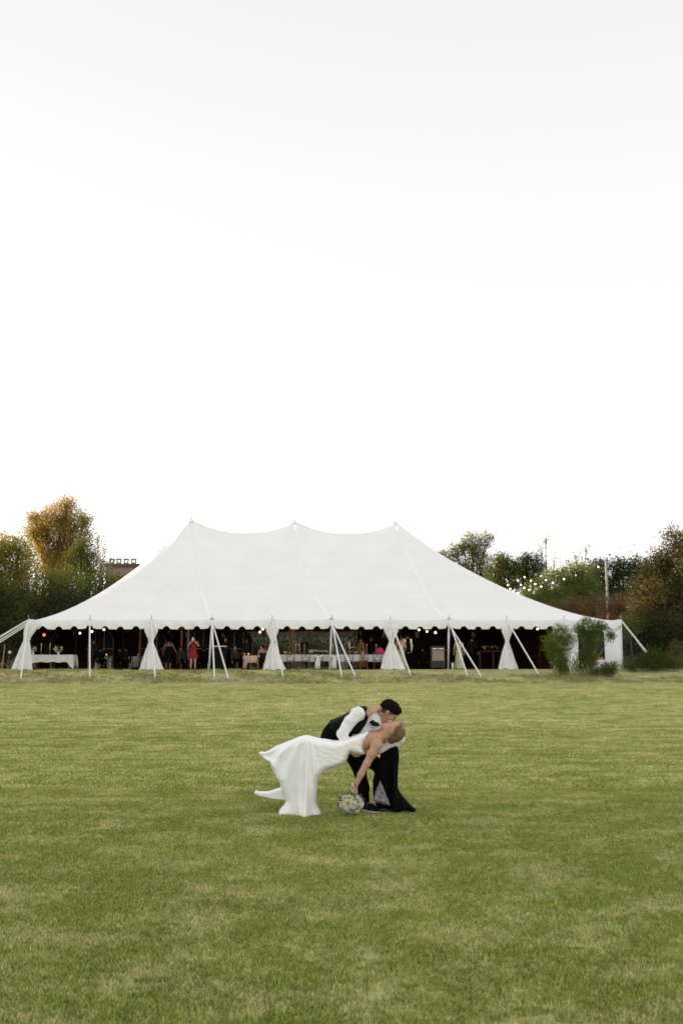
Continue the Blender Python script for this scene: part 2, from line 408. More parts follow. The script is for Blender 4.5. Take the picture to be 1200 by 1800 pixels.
class Field:
    def __init__(s, lo, hi, h):
        s.lo = np.array(lo, dtype=np.float32); s.h = h
        s.n = np.ceil((np.array(hi) - s.lo) / h).astype(int) + 1
        s.D = np.full(s.n, 1.0, dtype=np.float32)
    def _sl(s, lo, hi):
        a = np.clip(np.floor((np.array(lo) - s.lo) / s.h).astype(int), 0, s.n - 1)
        b = np.clip(np.ceil((np.array(hi) - s.lo) / s.h).astype(int) + 1, 1, s.n)
        sl = tuple(slice(i, j) for i, j in zip(a, b))
        ax = [s.lo[k] + s.h * np.arange(a[k], b[k], dtype=np.float32) for k in range(3)]
        return sl, ax[0][:, None, None], ax[1][None, :, None], ax[2][None, None, :]
    def op(s, fn, lo, hi, k=0.0, sub=False):
        sl, X, Y, Z = s._sl(lo, hi)
        D = s.D[sl]
        if D.size == 0: return s
        d = fn(X, Y, Z).astype(np.float32)
        if sub: d = -d; s.D[sl] = np.maximum(D, d); return s
        if k > 0:
            h = np.maximum(k - np.abs(D - d), 0) / k
            s.D[sl] = np.minimum(D, d) - h*h*k*0.25
        else: s.D[sl] = np.minimum(D, d)
        return s
    def cap(s, a, b, ra, rb=None, k=0.02):
        rb = ra if rb is None else rb
        a = np.array(a, dtype=np.float32); b = np.array(b, dtype=np.float32); e = b - a; L = float(e @ e) + 1e-9
        def fn(X, Y, Z):
            t = np.clip(((X-a[0])*e[0] + (Y-a[1])*e[1] + (Z-a[2])*e[2]) / L, 0, 1)
            return np.sqrt((X-a[0]-e[0]*t)**2 + (Y-a[1]-e[1]*t)**2 + (Z-a[2]-e[2]*t)**2) - (ra + (rb-ra)*t)
        m = max(ra, rb) + k + 0.02
        return s.op(fn, np.minimum(a, b) - m, np.maximum(a, b) + m, k)
    def chain(s, pts, rads, k=0.02):
        for i in range(len(pts) - 1): s.cap(pts[i], pts[i+1], rads[i], rads[i+1], k)
        return s
    def ell(s, c, r, ax=None, k=0.02, sub=False, cut=None):
        c = np.array(c, dtype=np.float32); A = np.eye(3) if ax is None else np.array(ax, dtype=np.float32)
        def fn(X, Y, Z):
            x, y, z = X-c[0], Y-c[1], Z-c[2]
            q = [(x*A[i][0] + y*A[i][1] + z*A[i][2]) / r[i] for i in range(3)]
            k0 = np.sqrt(q[0]**2 + q[1]**2 + q[2]**2) + 1e-6
            k1 = np.sqrt((q[0]/r[0])**2 + (q[1]/r[1])**2 + (q[2]/r[2])**2) + 1e-6
            d = k0*(k0-1)/k1
            if cut is not None:
                n_, o_ = cut; d = np.maximum(d, (X-o_[0])*n_[0] + (Y-o_[1])*n_[1] + (Z-o_[2])*n_[2])
            return d
        m = max(r) + k + 0.02
        return s.op(fn, c - m, c + m, k, sub)
    def sheet(s, poly, cy, T, Rm, k=0.0, fold=None, pad=0.03):
        rf_ = Rm if callable(Rm) else (lambda x, z: Rm)
        """inflated outline in the X-Z plane, centre depth cy(x,z), half thickness T(x,z)"""
        P = np.asarray(poly, dtype=np.float32)
        tf = T if callable(T) else (lambda x, z: T + 0*x)
        cf = cy if callable(cy) else (lambda x, z: cy + 0*x)
        tm = 0.5
        def fn(X, Y, Z):
            X2, Z2 = X[:, 0, :] + 0*Z[0], Z[0] + 0*X[:, 0, :]
            sd = sd_poly(P, X2, Z2); d = np.clip(-sd / rf_(X2, Z2), 0, 1)
            t = tf(X2, Z2) * np.sqrt(1 - (1-d)**2)
            c = cf(X2, Z2)
            if fold is not None:
                f = fold(X2, Z2) * np.clip(-sd/0.04, 0, 1)
                front = Y < c[:, None, :]
                t3 = t[:, None, :] + np.where(front, f[:, None, :], 0)
            else: t3 = t[:, None, :]
            g = np.abs(Y - c[:, None, :]) - t3
            return np.where(sd[:, None, :] > 0, np.maximum(g, sd[:, None, :]), np.maximum(g, sd[:, None, :]*0.7))
        cy0 = float(np.mean(cf(P[:, 0], P[:, 1])))
        lo = (P[:, 0].min()-pad, cy0-tm, P[:, 1].min()-pad); hi = (P[:, 0].max()+pad, cy0+tm, P[:, 1].max()+pad)
        return s.op(fn, lo, hi, k)
    def warp(s, amp, sc, seed=0):
        """shallow wrinkles"""
        r = np.random.default_rng(seed); X, Y, Z = s._sl(s.lo, s.lo + s.h*s.n)[1:]
        w = np.zeros_like(s.D)
        for _ in range(5):
            d = r.normal(size=3); d = d/np.linalg.norm(d)*sc*r.uniform(.6, 1.6); p = r.uniform(0, 6.28)
            w += np.sin(X*d[0] + Y*d[1] + Z*d[2] + p)
        s.D += amp*w/2.2; return s
    def mesh(s, lap=1):
        D = s.D; D[0] = D[-1] = 1; D[:, 0] = D[:, -1] = 1; D[:, :, 0] = D[:, :, -1] = 1
        I = D < 0
        nx, ny, nz = D.shape
        cs = np.zeros((nx-1, ny-1, nz-1), dtype=np.int8)
        for dx in (0, 1):
            for dy in (0, 1):
                for dz in (0, 1): cs += I[dx:nx-1+dx, dy:ny-1+dy, dz:nz-1+dz]
        act = (cs > 0) & (cs < 8)
        cells = np.argwhere(act); idx = np.full(act.shape, -1, dtype=np.int64); idx[act] = np.arange(len(cells))
        acc = np.zeros((len(cells), 3)); cnt = np.zeros(len(cells))
        ci = cells.T
        for ax in range(3):
            o = [a for a in range(3) if a != ax]
            for p in (0, 1):
                for q in (0, 1):
                    off = np.zeros(3, dtype=int); off[o[0]] = p; off[o[1]] = q
                    e = off.copy(); e[ax] = 1
                    a = D[ci[0]+off[0], ci[1]+off[1], ci[2]+off[2]]; b = D[ci[0]+e[0], ci[1]+e[1], ci[2]+e[2]]
                    m = (a < 0) != (b < 0)
                    t = np.where(m, a / np.where(m, a-b, 1), 0)
                    pt = np.tile(off.astype(float), (len(cells), 1)); pt[:, ax] = t
                    acc[m] += pt[m]; cnt[m] += 1
        V = (cells + acc / cnt[:, None]) * s.h + s.lo
        Q = []
        for ax in range(3):
            o = [a for a in range(3) if a != ax]
            sa = [slice(1, -1)]*3; sa[ax] = slice(0, D.shape[ax]-1)
            sb = list(sa); sb[ax] = slice(1, D.shape[ax])
            A, B = I[tuple(sa)], I[tuple(sb)]
            for flip, msk in ((False, A & ~B), (True, ~A & B)):
                g = np.argwhere(msk)
                if not len(g): continue
                g = g + np.array([0 if a == ax else 1 for a in range(3)])
                def cell(p, q):
                    c = g.copy(); c[:, o[0]] -= p; c[:, o[1]] -= q
                    return idx[c[:, 0], c[:, 1], c[:, 2]]
                q4 = np.stack([cell(1, 1), cell(0, 1), cell(0, 0), cell(1, 0)], 1)
                if (ax == 1) != flip: q4 = q4[:, ::-1]
                Q.append(q4)
        Q = np.concatenate(Q)
        for _ in range(lap):
            sm = np.zeros_like(V); c = np.zeros(len(V))
            for i in range(4):
                a, b = Q[:, i], Q[:, (i+1) % 4]
                np.add.at(sm, a, V[b]); np.add.at(c, a, 1); np.add.at(sm, b, V[a]); np.add.at(c, b, 1)
            V = V*0.5 + 0.5*sm/np.maximum(c, 1)[:, None]
        return V, Q
    def build(s, name, m, parent=None, origin=None, lap=1):
        V, Q = s.mesh(lap); return mk(name, V, Q, m, parent, True, origin)

# ------------------------------------------------------------------ terrain
TA = 0.084
T0 = np.array([-15.685, 50.154]); TU = np.array([math.cos(TA), math.sin(TA)]); TV = np.array([-2.341, 7.585])
def sstep(x, a, b):
    t = np.clip((x-a)/(b-a), 0, 1); return t*t*(3-2*t)
def ground(x, y):
    x = np.asarray(x, dtype=float); y = np.asarray(y, dtype=float)
    lawn = 0.63*sstep(y, 13, 52)*1.25
    lawn = np.minimum(lawn, 0.72)
    foot = 45.6 + 0.09*(x+15) + 0.5*np.sin(x*0.35) + 0.25*np.sin(x*1.3+1)
    top = 49.2 + 0.084*(x+15.7) + 0.18*np.sin(x*0.8+2)
    z = lawn + (1.36 + 0.05*sstep(x, -15, 15) - lawn)*sstep(y, foot, top + 0*x)**0.8
    z = z + 0.035*np.sin(x*1.7+0.6*y)*sstep(y, foot-1, foot+1)*(1-sstep(y, top-1, top))
    # hillside far behind, and an unseen left ridge added to shade the field
    z = z + 5.5*sstep(y, 74, 120) + 3.8*sstep(y, 58, 80)*sstep(x, 14, 26)
    shade_rid = sstep(-x, 34, 64)*(8.9 + 0.9*np.sin(y*0.11) + 0.6*np.sin(y*0.31+1))
    z = z + shade_rid
    z = z + 3.0*sstep(x, 30, 70)
    return z
def grid_lines():
    ys = np.concatenate([np.arange(-40, 3, 2.5), np.arange(3, 44, 0.5), np.arange(44, 53, 0.12), np.arange(53, 90, 1.0), np.arange(90, 160, 4), np.arange(160, 420, 20)])
    xs = np.concatenate([np.arange(-300, -90, 20), np.arange(-90, -24, 2.0), np.arange(-24, 26, 0.35), np.arange(26, 90, 3.0), np.arange(90, 300, 20)])
    return xs, ys
xs, ys = grid_lines()
GX, GY = np.meshgrid(xs, ys, indexing='ij')
GZ = ground(GX, GY)
V = np.stack([GX.ravel(), GY.ravel(), GZ.ravel()], 1)
ii, jj = np.meshgrid(np.arange(len(xs)-1), np.arange(len(ys)-1), indexing='ij')
a = (ii*len(ys) + jj).ravel()
Fq = np.stack([a, a+len(ys), a+len(ys)+1, a+1], 1)
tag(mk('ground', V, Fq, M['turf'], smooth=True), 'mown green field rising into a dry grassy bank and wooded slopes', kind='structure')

# grass: real blades, instanced tufts on points
def tuft(name, n, rad, hmin, hmax, w, seed):
    r = np.random.default_rng(seed); v = []; f = []; t = []
    for i in range(n):
        a = r.uniform(0, 6.28); q = rad*math.sqrt(r.uniform(0, 1)); x, y = q*math.cos(a), q*math.sin(a)
        h = r.uniform(hmin, hmax); ln = r.uniform(0.2, 0.9)*h; la = r.uniform(0, 6.28); wa = r.uniform(0, 6.28)
        dx, dy = math.cos(wa)*w/2, math.sin(wa)*w/2; lx, ly = math.cos(la)*ln, math.sin(la)*ln
        b = len(v)
        v += [(x-dx, y-dy, -0.01), (x+dx, y+dy, -0.01), (x+dx*.8+lx*.35, y+dy*.8+ly*.35, h*.6), (x-dx*.8+lx*.35, y-dy*.8+ly*.35, h*.6), (x+lx, y+ly, h)]
        f += [(b, b+1, b+2, b+3), (b+3, b+2, b+4)]; t += [r.uniform(0, 1)]*5
    me = bpy.data.meshes.new(name); me.from_pydata(v, [], f); me.update()
    at = me.attributes.new('tint', 'FLOAT', 'POINT'); at.data.foreach_set('value', t)
    me.materials.append(M['blade'])
    return bpy.data.objects.new(name, me)

def scatter(name, pts, tuft_obj, scale, label):
    me = bpy.data.meshes.new(name)
    me.vertices.add(len(pts)); me.vertices.foreach_set('co', np.asarray(pts, dtype=np.float32).ravel())
    at = me.attributes.new('sc', 'FLOAT', 'POINT'); at.data.foreach_set('value', np.asarray(scale, dtype=np.float32))
    at = me.attributes.new('rz', 'FLOAT', 'POINT'); at.data.foreach_set('value', rng.uniform(0, 6.28, len(pts)).astype(np.float32))
    o = bpy.data.objects.new(name, me); COL.objects.link(o)
    ng = bpy.data.node_groups.new(name, 'GeometryNodeTree')
    ng.interface.new_socket('Geometry', in_out='INPUT', socket_type='NodeSocketGeometry')
    ng.interface.new_socket('Geometry', in_out='OUTPUT', socket_type='NodeSocketGeometry')
    gi = ng.nodes.new('NodeGroupInput'); go = ng.nodes.new('NodeGroupOutput')
    ip = ng.nodes.new('GeometryNodeInstanceOnPoints')
    oi = ng.nodes.new('GeometryNodeObjectInfo'); oi.inputs['Object'].default_value = tuft_obj
    na = ng.nodes.new('GeometryNodeInputNamedAttribute'); na.data_type = 'FLOAT'; na.inputs[0].default_value = 'sc'
    nr = ng.nodes.new('GeometryNodeInputNamedAttribute'); nr.data_type = 'FLOAT'; nr.inputs[0].default_value = 'rz'
    cx = ng.nodes.new('ShaderNodeCombineXYZ'); er = ng.nodes.new('FunctionNodeEulerToRotation')
    L = ng.links.new
    L(gi.outputs[0], ip.inputs['Points']); L(oi.outputs['Geometry'], ip.inputs['Instance'])
    L(nr.outputs[0], cx.inputs['Z']); L(cx.outputs[0], er.inputs[0]); L(er.outputs[0], ip.inputs['Rotation'])
    L(na.outputs[0], ip.inputs['Scale']); L(ip.outputs[0], go.inputs[0])
    md = o.modifiers.new('scatter', 'NODES'); md.node_group = ng
    return tag(o, label, kind='stuff')

def band(y0, y1, dens, marg=4.5):
    area = (y1-y0)*(0.36*(y0+y1)/1.0 + 2*marg)
    n = int(area*dens); y = rng.uniform(y0, y1, n*2); hw = 0.36*y + marg
    keep = rng.uniform(0, 1, len(y)) < hw/hw.max(); y = y[keep]; x = rng.uniform(-1, 1, len(y))*(0.36*y+marg)
    k = min(len(y), n); y = y[:k]; x = x[:k]
    return np.stack([x, y, ground(x, y)], 1)
tf1 = tuft('grass_tuft_short', 76, 0.090, 0.010, 0.026, 0.0048, 1)
tf2 = tuft('grass_tuft_wide', 76, 0.20, 0.012, 0.032, 0.009, 2)
tf3 = tuft('grass_tuft_dry', 44, 0.17, 0.03, 0.10, 0.012, 3)
p = np.concatenate([band(3.8, 8, 250), band(8, 13, 200)])
scatter('lawn_grass', p, tf1, rng.uniform(.75, 1.2, len(p))*(1+.2*np.sin(p[:, 0]*7.3+2*np.sin(p[:, 1]*5.1))*np.sin(p[:, 1]*8.7+2*np.sin(p[:, 0]*4.3))), 'short mown grass of the near field')
p = np.concatenate([band(13, 24, 70), band(24, 45, 26)])
scatter('field_grass', p, tf2, rng.uniform(.7, 1.3, len(p)), 'short grass of the far field')
p = band(44.8, 49.6, 55, 5.0)
k = p[:, 2] > ground(p[:, 0], p[:, 1]*0 + 44.5) + 0.05
k &= rng.uniform(0, 1, len(p)) < 0.55 + 0.45*np.sin(p[:, 0]*1.1 + 3*np.sin(p[:, 1]*1.3))
p = p[k]
scatter('bank_grass', p, tf3, rng.uniform(.5, 1.2, len(p)), 'rough dry grass on the bank below the tent')

# ------------------------------------------------------------------ tent
LEN, HW = 30.48, 9.144
EZ = 3.88
PEAKU = (9.144, 15.24, 21.336); PEAKZ = 10.12
def tp(u, v, z=0.0):
    """tent frame: u metres along the front, v 0 front .. 2 back (1 = ridge)"""
    p = T0 + TU*u + TV*v; return (p[0], p[1], z)
def eave_z(u): return EZ + 0.1*u/LEN
def roof_z(u, v):
    ru = np.minimum(u, LEN-u)/HW; rv = np.minimum(v, 2-v)
    ru = np.clip(ru, 0, None)
    mid = ru > 1
    s = np.where(mid, ((u-PEAKU[0]) % 6.096)/6.096, 0)
    sag = np.where(mid, 1-0.125*4*s*(1-s), 1.0)
    rue = np.minimum(ru, 1.0)
    k = 0.10*(1-sstep(np.maximum(rue, rv), 0.8, 1.0)) + 1e-3
    h = np.maximum(k-np.abs(rue-rv), 0)/k
    r = np.minimum(rue, rv) - h*h*k*0.25*(1-mid*1.0)
    r = np.clip(r, 0, 1)
    r = np.where(mid, np.clip(rv, 0, 1), r)
    e = np.where(mid, 1.5-0.22*4*s*(1-s), 1.5)
    z = eave_z(u) + (PEAKZ-EZ)*sag*r**e
    # slack between the side poles, pulls at the poles
    b = np.abs(np.sin(np.pi*u/3.048)); bv = np.abs(np.sin(np.pi*v*HW/3.048/1.0))
    edge = np.exp(-r*14)
    z = z - 0.06*edge*np.where(rv < rue, b, bv)
    z = z + 0.02*np.exp(-r*8)*np.cos(2*np.pi*u/3.048*3)*np.exp(-((b)**2)*3)
    return z
nu, nv = 300, 120
uu = np.unique(np.concatenate([np.linspace(0, LEN, nu), PEAKU])); vv = np.linspace(0, 2, nv+1)
UU, VV = np.meshgrid(uu, vv, indexing='ij')
ZZ = roof_z(UU, VV)
XX = T0[0] + TU[0]*UU + TV[0]*VV; YY = T0[1] + TU[1]*UU + TV[1]*VV
tent = empty('pole_tent', (T0[0]+8, T0[1]+4, 1.36), 'large white three-peaked pole tent standing on the bank behind the field', 'tent')
rv_ = np.stack([XX.ravel(), YY.ravel(), ZZ.ravel()], 1)
ii, jj = np.meshgrid(np.arange(len(uu)-1), np.arange(nv), indexing='ij')
a = (ii*(nv+1)+jj).ravel()
rf = np.stack([a, a+nv+1, a+nv+2, a+1], 1)
mk('canopy', rv_, rf, M['vinyl'], tent, True)
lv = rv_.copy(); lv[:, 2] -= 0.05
mk('canopy_shade_sheet', lv, rf[:, ::-1], M['shaded_underside'], tent, True)  # added sheet under the roof, carries the interior shade as colour

def perimeter():
    """(u, v, arc) samples round the eave"""
    per = []
    for k in range(10):
        for s in np.linspace(0, 1, 33)[:-1]: per.append(((k+s)*3.048, 0.0, k+s))
    return per
# valance with flat lobes and small arched notches
def valance(side):
    v = []; f = []
    n = 10*48 if side in 'fb' else 6*48
    for i in range(n+1):
        s = i/48.0
        if side in 'fb': u, w = s*3.048, (0.0 if side == 'f' else 2.0)
        else: u, w = (0.0 if side == 'l' else LEN), s*3.048/HW
        w = min(w, 2.0)
        ph = (s*4) % 1.0; dn = min(ph, 1-ph)
        notch = 0.15*math.sqrt(max(0, 1-(dn/0.22)**2)) if dn < 0.22 and (s % 1) > .02 else 0.0
        zt = float(roof_z(np.array(u), np.array(w))) - 0.004
        x, y, _ = tp(u, w)
        wob = 0.03*math.sin(s*4*2*math.pi+0.7) + 0.02*math.sin(s*9)
        nx, ny = (math.sin(TA), -math.cos(TA)) if side == 'f' else ((-math.sin(TA), math.cos(TA)) if side == 'b' else ((-1, 0) if side == 'l' else (1, 0)))
        for q, (dz, o) in enumerate(((0, 0.0), (-0.06, 0.035), (-0.2, 0.04+wob*.6), (-0.44+notch, 0.045+wob))):
            v.append((x+nx*o, y+ny*o, zt+dz))
        if i:
            for q in range(3):
                a = (i-1)*4+q; f.append((a, a+1, a+5, a+4))
    return v, f
for sd in 'flbr':
    v, f = valance(sd); mk('valance', v, f, M['vinyl'], tent, True)

# seams from the side poles up to the peaks
for k, (up, pk) in enumerate(((3, 0), (5, 1), (7, 2))):
    pts = []
    for t in np.linspace(0.02, 0.995, 40):
        u = PEAKU[pk]; z = float(roof_z(np.array(u), np.array(t)))
        pts.append((*tp(u, t)[:2], z+0.012))
    sv = []; u0 = PEAKU[pk]
    for t in np.linspace(0.0, 0.997, 60):
        hw = 0.03 + 0.09*(1-t)
        for q, h_ in ((-1, .004), (-.85, .04), (-.25, .045), (0, .015), (.25, .045), (.85, .04), (1, .004)):
            sv.append((*tp(u0+q*hw, t)[:2], float(roof_z(np.array(u0+q*hw), np.array(t)))+h_))
    mk('roof_seam', sv, [(7*i+j, 7*i+j+1, 7*i+j+8, 7*i+j+7) for i in range(59) for j in range(6)], M['dress'], tent, True)
for pk in range(3):
    x, y, _ = tp(PEAKU[pk], 1.0)
    MB().tube([(x, y, 1.36), (x, y, 10.1), (x, y, 10.62)], [0.07, 0.07, 0.025], 8).build('centre_pole', M['strap'], tent, True)
    MB().lathe((x, y, 9.94), [(0.22, 0), (0.09, 0.26), (0.05, 0.30)], 12).build('peak_cap', M['vinyl'], tent, True)
# ridge edge rope
# side poles
INV = {1: 0, 3: -0.12, 5: -0.10, 7: -0.09}
for i in range(11):
    u = i*3.048; x, y, _ = tp(u, 0); zt = float(eave_z(u)); g = float(ground(x, y))
    lean = INV.get(i, 0.0) if i in INV else 0.0
    MB().tube([(x+lean, y+0.05, g), (x, y, zt)], 0.05, 8).build('side_pole', M['wood_pole'] if i in (0, 1) else M['white_metal'], tent, True)
    MB().tube([(x, y, zt), (x, y, zt+0.22)], 0.018, 6).build('pole_pin', M['alu'] if i else M['wood_pole'], tent)
for i in range(0, 11):
    u = i*3.048; x, y, _ = tp(u, 2.0); zt = float(eave_z(u))
    MB().tube([(x, y, 1.4), (x, y, zt)], 0.05, 8).build('side_pole', M['wood_pole'], tent, True)
    MB().tube([(x, y, zt), (x, y, zt+0.22)], 0.018, 6).build('pole_pin', M['alu'], tent)
for i in range(1, 6):
    for u in (0.0, LEN):
        x, y, _ = tp(u, i/3.0); zt = float(eave_z(u))
        MB().tube([(x, y, 1.4), (x, y, zt)], 0.05, 8).build('side_pole', M['wood_pole'], tent, True)
        MB().tube([(x, y, zt), (x, y, zt+0.22)], 0.018, 6).build('pole_pin', M['alu'], tent)
# inner quarter poles, as seen through the openings
for px, Y in ((318, 56.0), (509, 57.0), (245, 57.5)):
    b = W(px, 1176, Y); MB().tube([(b.x, b.y, 1.38), (b.x, b.y, 5.2)], 0.06, 8).build('quarter_pole', M['wood_pole'], tent, True)

# guy straps of the front: to stakes in the bank
def stake_at(px, py):
    best = None
    for Y in np.arange(44.5, 50.5, 0.02):
        p = W(px, py, Y); d = abs(p.z - float(ground(p.x, p.y)))
        if best is None or d < best[0]: best = (d, p)
    return best[1]
GUY = [(0, 36, 1202, 0), (1, 158, 1198, 0), (2, 273, 1199, 0), (3, 377, 1200, 0), (3, 402, 1199, .02), (4, 498, 1196, 0),
       (5, 601, 1196, 0), (5, 625, 1194, .04), (6, 722, 1192, 0), (7, 822, 1194, 0), (7, 847, 1195, .05), (8, 947, 1190, 0)]
for i, px, py, dx in GUY:
    x, y, _ = tp(i*3.048, 0); zt = float(eave_z(i*3.048)); s = stake_at(px, py)
    top = (x+dx, y-0.06, zt-0.05-dx*6)
    MB().tube([top, (s.x, s.y, s.z+0.10)], 0.036, 6, 0.45).build('guy_strap', M['strap'], tent)
    st = MB().tube([(s.x, s.y, s.z+0.28), (s.x, s.y, s.z-0.3)], 0.022, 6)
    st.box((s.x-.04, s.y-.03, s.z+0.10), (s.x+.04, s.y+.03, s.z+0.18)); st.build('stake', M['alu'], tent)
# straps of the left end, running out of the frame, and of the right corner
for j in range(6):
    x, y, _ = tp(0, j/3.0*1.0); zt = EZ
    ex, ey = x-3.6, y-(0.9 if j == 0 else 0.1)
    MB().tube([(x-.03, y, zt-0.05), (ex, ey, float(ground(ex, ey))+0.1)], 0.036, 6, 0.45).build('guy_strap', M['strap'], tent)
    if j == 0:
        ex, ey = x-3.9, y+0.3
        MB().tube([(x-.03, y, zt-0.05), (ex, ey, float(ground(ex, ey))+0.1)], 0.036, 6, 0.45).build('guy_strap', M['strap'], tent)
x, y, _ = tp(LEN, 0); e = W(1140, 1152, 52.3)
MB().tube([(x+.03, y, eave_z(LEN)-0.05), e], 0.045, 6, 0.6).build('guy_strap', M['strap'], tent)
MB().tube([(x+.03, y, eave_z(LEN)), (e.x+0.1, e.y+0.9, e.z+0.1)], 0.012, 5).build('guy_rope', M['white_metal'], tent)

# gathered curtains on every second pole
def curtain(name, xc, y0, ztop, zbot, keys, label=None, seed=0):
    """keys: (height fraction from top, half width, centre shift)"""
    r = np.random.default_rng(seed); n = 72; rows = 44; v = []; f = []
    ph = r.uniform(0, 6.28, 4)
    for i in range(rows+1):
        t = i/rows
        hw = np.interp(t, [k[0] for k in keys], [k[1] for k in keys]); cx = np.interp(t, [k[0] for k in keys], [k[2] for k in keys])
        dep = 0.06 + 0.24*hw
        for q in range(n):
            a = 2*math.pi*q/n
            fd = 1 + (0.16+.18*t)*math.sin((6+seed % 3)*a+ph[0]+t*1.2) + (0.14+.16*t)*math.sin((11+seed % 4)*a+ph[1]-t*2.0) + 0.10*math.sin(19*a+ph[2])
            drop = 0.03*math.sin(5*a+ph[3]) if t > 0.95 else 0
            v.append((xc+cx+hw*math.cos(a)*(1+0.12*(fd-1)), y0-0.02+dep*math.sin(a)*fd*1.25-0.05, ztop+(zbot-ztop)*t+drop))
        if i:
            for q in range(n):
                A = (i-1)*n+q; B = (i-1)*n+(q+1) % n; f.append((A, B, B+n, A+n))
    o = mk(name, v, f, M['curtain'], tent, True)
    tz = ztop+(zbot-ztop)*0.375; cx = np.interp(0.375, [k[0] for k in keys], [k[2] for k in keys]); hw = np.interp(0.375, [k[0] for k in keys], [k[1] for k in keys])
    pr = [(hw*1.12, -0.05), (hw*1.2, 0), (hw*1.12, 0.05)]
    b = MB(); base = [(xc+cx+rr*math.cos(2*math.pi*k/20), y0-0.07+rr*0.9*math.sin(2*math.pi*k/20), tz+z) for rr, z in pr for k in range(20)]
    b.raw(base, [(j*20+k, j*20+(k+1) % 20, (j+1)*20+(k+1) % 20, (j+1)*20+k) for j in range(2) for k in range(20)])
    b.build('tie_band', M['curtain'], o, True)
    return o
CK = [(0, .20, 0), (.08, .33, 0), (.16, .34, 0), (.27, .22, 0), (.375, .11, 0), (.42, .13, 0), (.6, .29, 0), (.85, .48, .02), (1.0, .60, .04)]
for i, mod in ((2, 1.0), (4, .93), (6, 1.08), (8, .84)):
    x, y, _ = tp(i*3.048, 0); sh = {2: (.06,), 4: (.08,), 6: (.05,), 8: (-.05,)}[i][0]
    ks = [(a, b*mod, c+sh*a) for a, b, c in CK]
    curtain('curtain', x, y, eave_z(i*3.048)-0.22, float(ground(x, y))+0.01, ks, seed=i)
x, y, _ = tp(0, 0)
curtain('curtain', x, y-0.05, EZ-0.06, float(ground(x, y))+0.01, [(0, .28, .26), (.12, .34, .24), (.25, .26, .10), (.375, .15, .02), (.42, .16, .0), (.6, .28, -.05), (.85, .42, -.12), (1.0, .50, -.16)], seed=11)

# side walls: left part of the back, the left end, the right end and the last front bay
def wall(name, a, b, m, z0=1.38, folds=True, thick=0.03, hole=None):
    """a, b = (u, v) ends"""
    pa, pb = np.array(tp(*a)[:2]), np.array(tp(*b)[:2]); L = np.linalg.norm(pb-pa); d = (pb-pa)/L; nrm = np.array([-d[1], d[0]])
    n = int(L/0.12)+1; v = []; f = []
    zt = float(eave_z(a[0]))-0.02
    for i in range(n+1):
        s = i/n*L; w = (0.035*math.sin(s*5.1)+0.02*math.sin(s*11.3)) if folds else 0
        p = pa + d*s + nrm*w
        v += [(p[0], p[1], z0), (p[0], p[1], zt), (p[0]+nrm[0]*thick, p[1]+nrm[1]*thick, z0), (p[0]+nrm[0]*thick, p[1]+nrm[1]*thick, zt)]
        if i:
            q = (i-1)*4; f += [(q, q+4, q+5, q+1), (q+2, q+3, q+7, q+6), (q+1, q+5, q+7, q+3)]
    return mk(name, v, f, m, tent, True)
wall('side_wall', (0.05, 2.0), (13.5, 2.0), M['wall_shaded'])
wall('side_wall', (LEN-0.05, 0.02), (LEN-0.05, 2.0), M['curtain'])
wall('wall_shade_sheet', (LEN-0.14, 0.04), (LEN-0.14, 2.0), M['wall_shaded'])  # dark sheets added inside so the white walls look shaded
wall('wall_shade_sheet', (9*3.048-.6, 0.022), (LEN-0.16, 0.022), M['wall_shaded'])
wall('side_wall', (21.5, 2.0), (LEN-0.05, 2.0), M['wall_shaded'])
wall('side_wall', (0.05, 1.0), (0.05, 2.0), M['wall_shaded'])
# cathedral windows in the back wall
def cathedral(px, py, Y, w, h):
    c = W(px, py, Y); fr = MB(); n = 14
    arc = [(c.x+w/2*math.cos(math.pi*k/n), c.y, c.z+w/2*0.9*math.sin(math.pi*k/n)) for k in range(n+1)]
    pts = [(c.x+w/2, c.y, c.z-h)] + arc + [(c.x-w/2, c.y, c.z-h)]
    win = mk('window', [(p[0], c.y-0.02, p[2]) for p in pts], [tuple(range(len(pts)))], M['glass'], tent)
    for q in (-w/6, w/6): fr.box((c.x+q-.015, c.y-.06, c.z-h), (c.x+q+.015, c.y-.03, c.z+w*0.38))
    fr.box((c.x-w/2, c.y-.06, c.z-h*.4-.015), (c.x+w/2, c.y-.03, c.z-h*.4+.015))
    for k in range(3): a = math.pi*(k+1)/4; fr.tube([(c.x, c.y-.05, c.z), (c.x+w/2*math.cos(a), c.y-.05, c.z+w*.45*math.sin(a))], .015, 4)
    fr.tube(pts, 0.02, 5).build('window_frame', M['alu'], win)
for px in (176, 268, 350, 420): cathedral(px, 1128, 63.6, 1.7, 1.1)
# last front bays: closed white wall with clear window on the right
p9 = tp(9*3.048, 0); p10 = tp(LEN, 0)
wall('side_wall', (9*3.048-0.6, 0.005), (9*3.048+0.75, 0.005), M['curtain'])
wall('side_wall', (9*3.048+2.15, 0.005), (LEN-0.02, 0.005), M['curtain'])
lo = W(1022, 1157, tp(9*3.048+1.2, 0)[1]); hi = W(1058, 1108, lo.y)
MB().box((lo.x, lo.y-.01, lo.z), (hi.x, lo.y+.01, hi.z)).build('window', M['glass'], tent)
MB().box((lo.x-.05, lo.y-.02, 1.38), (hi.x+.05, lo.y+.02, lo.z-.06)).build('wall_panel', M['curtain'], tent)
MB().box((lo.x-.05, lo.y-.02, hi.z), (hi.x+.05, lo.y+.02, eave_z(28))).build('wall_panel', M['curtain'], tent)
MB().box((lo.x+.5, lo.y-.04, lo.z-.02), (hi.x, lo.y-.012, lo.z+.05)).build('window_sill', M['wood_pole'], tent)
MB().box((lo.x, lo.y-.03, (lo.z+hi.z)/2+.2), (hi.x, lo.y-.012, (lo.z+hi.z)/2+.23)).build('glazing_bar', M['alu'], tent)
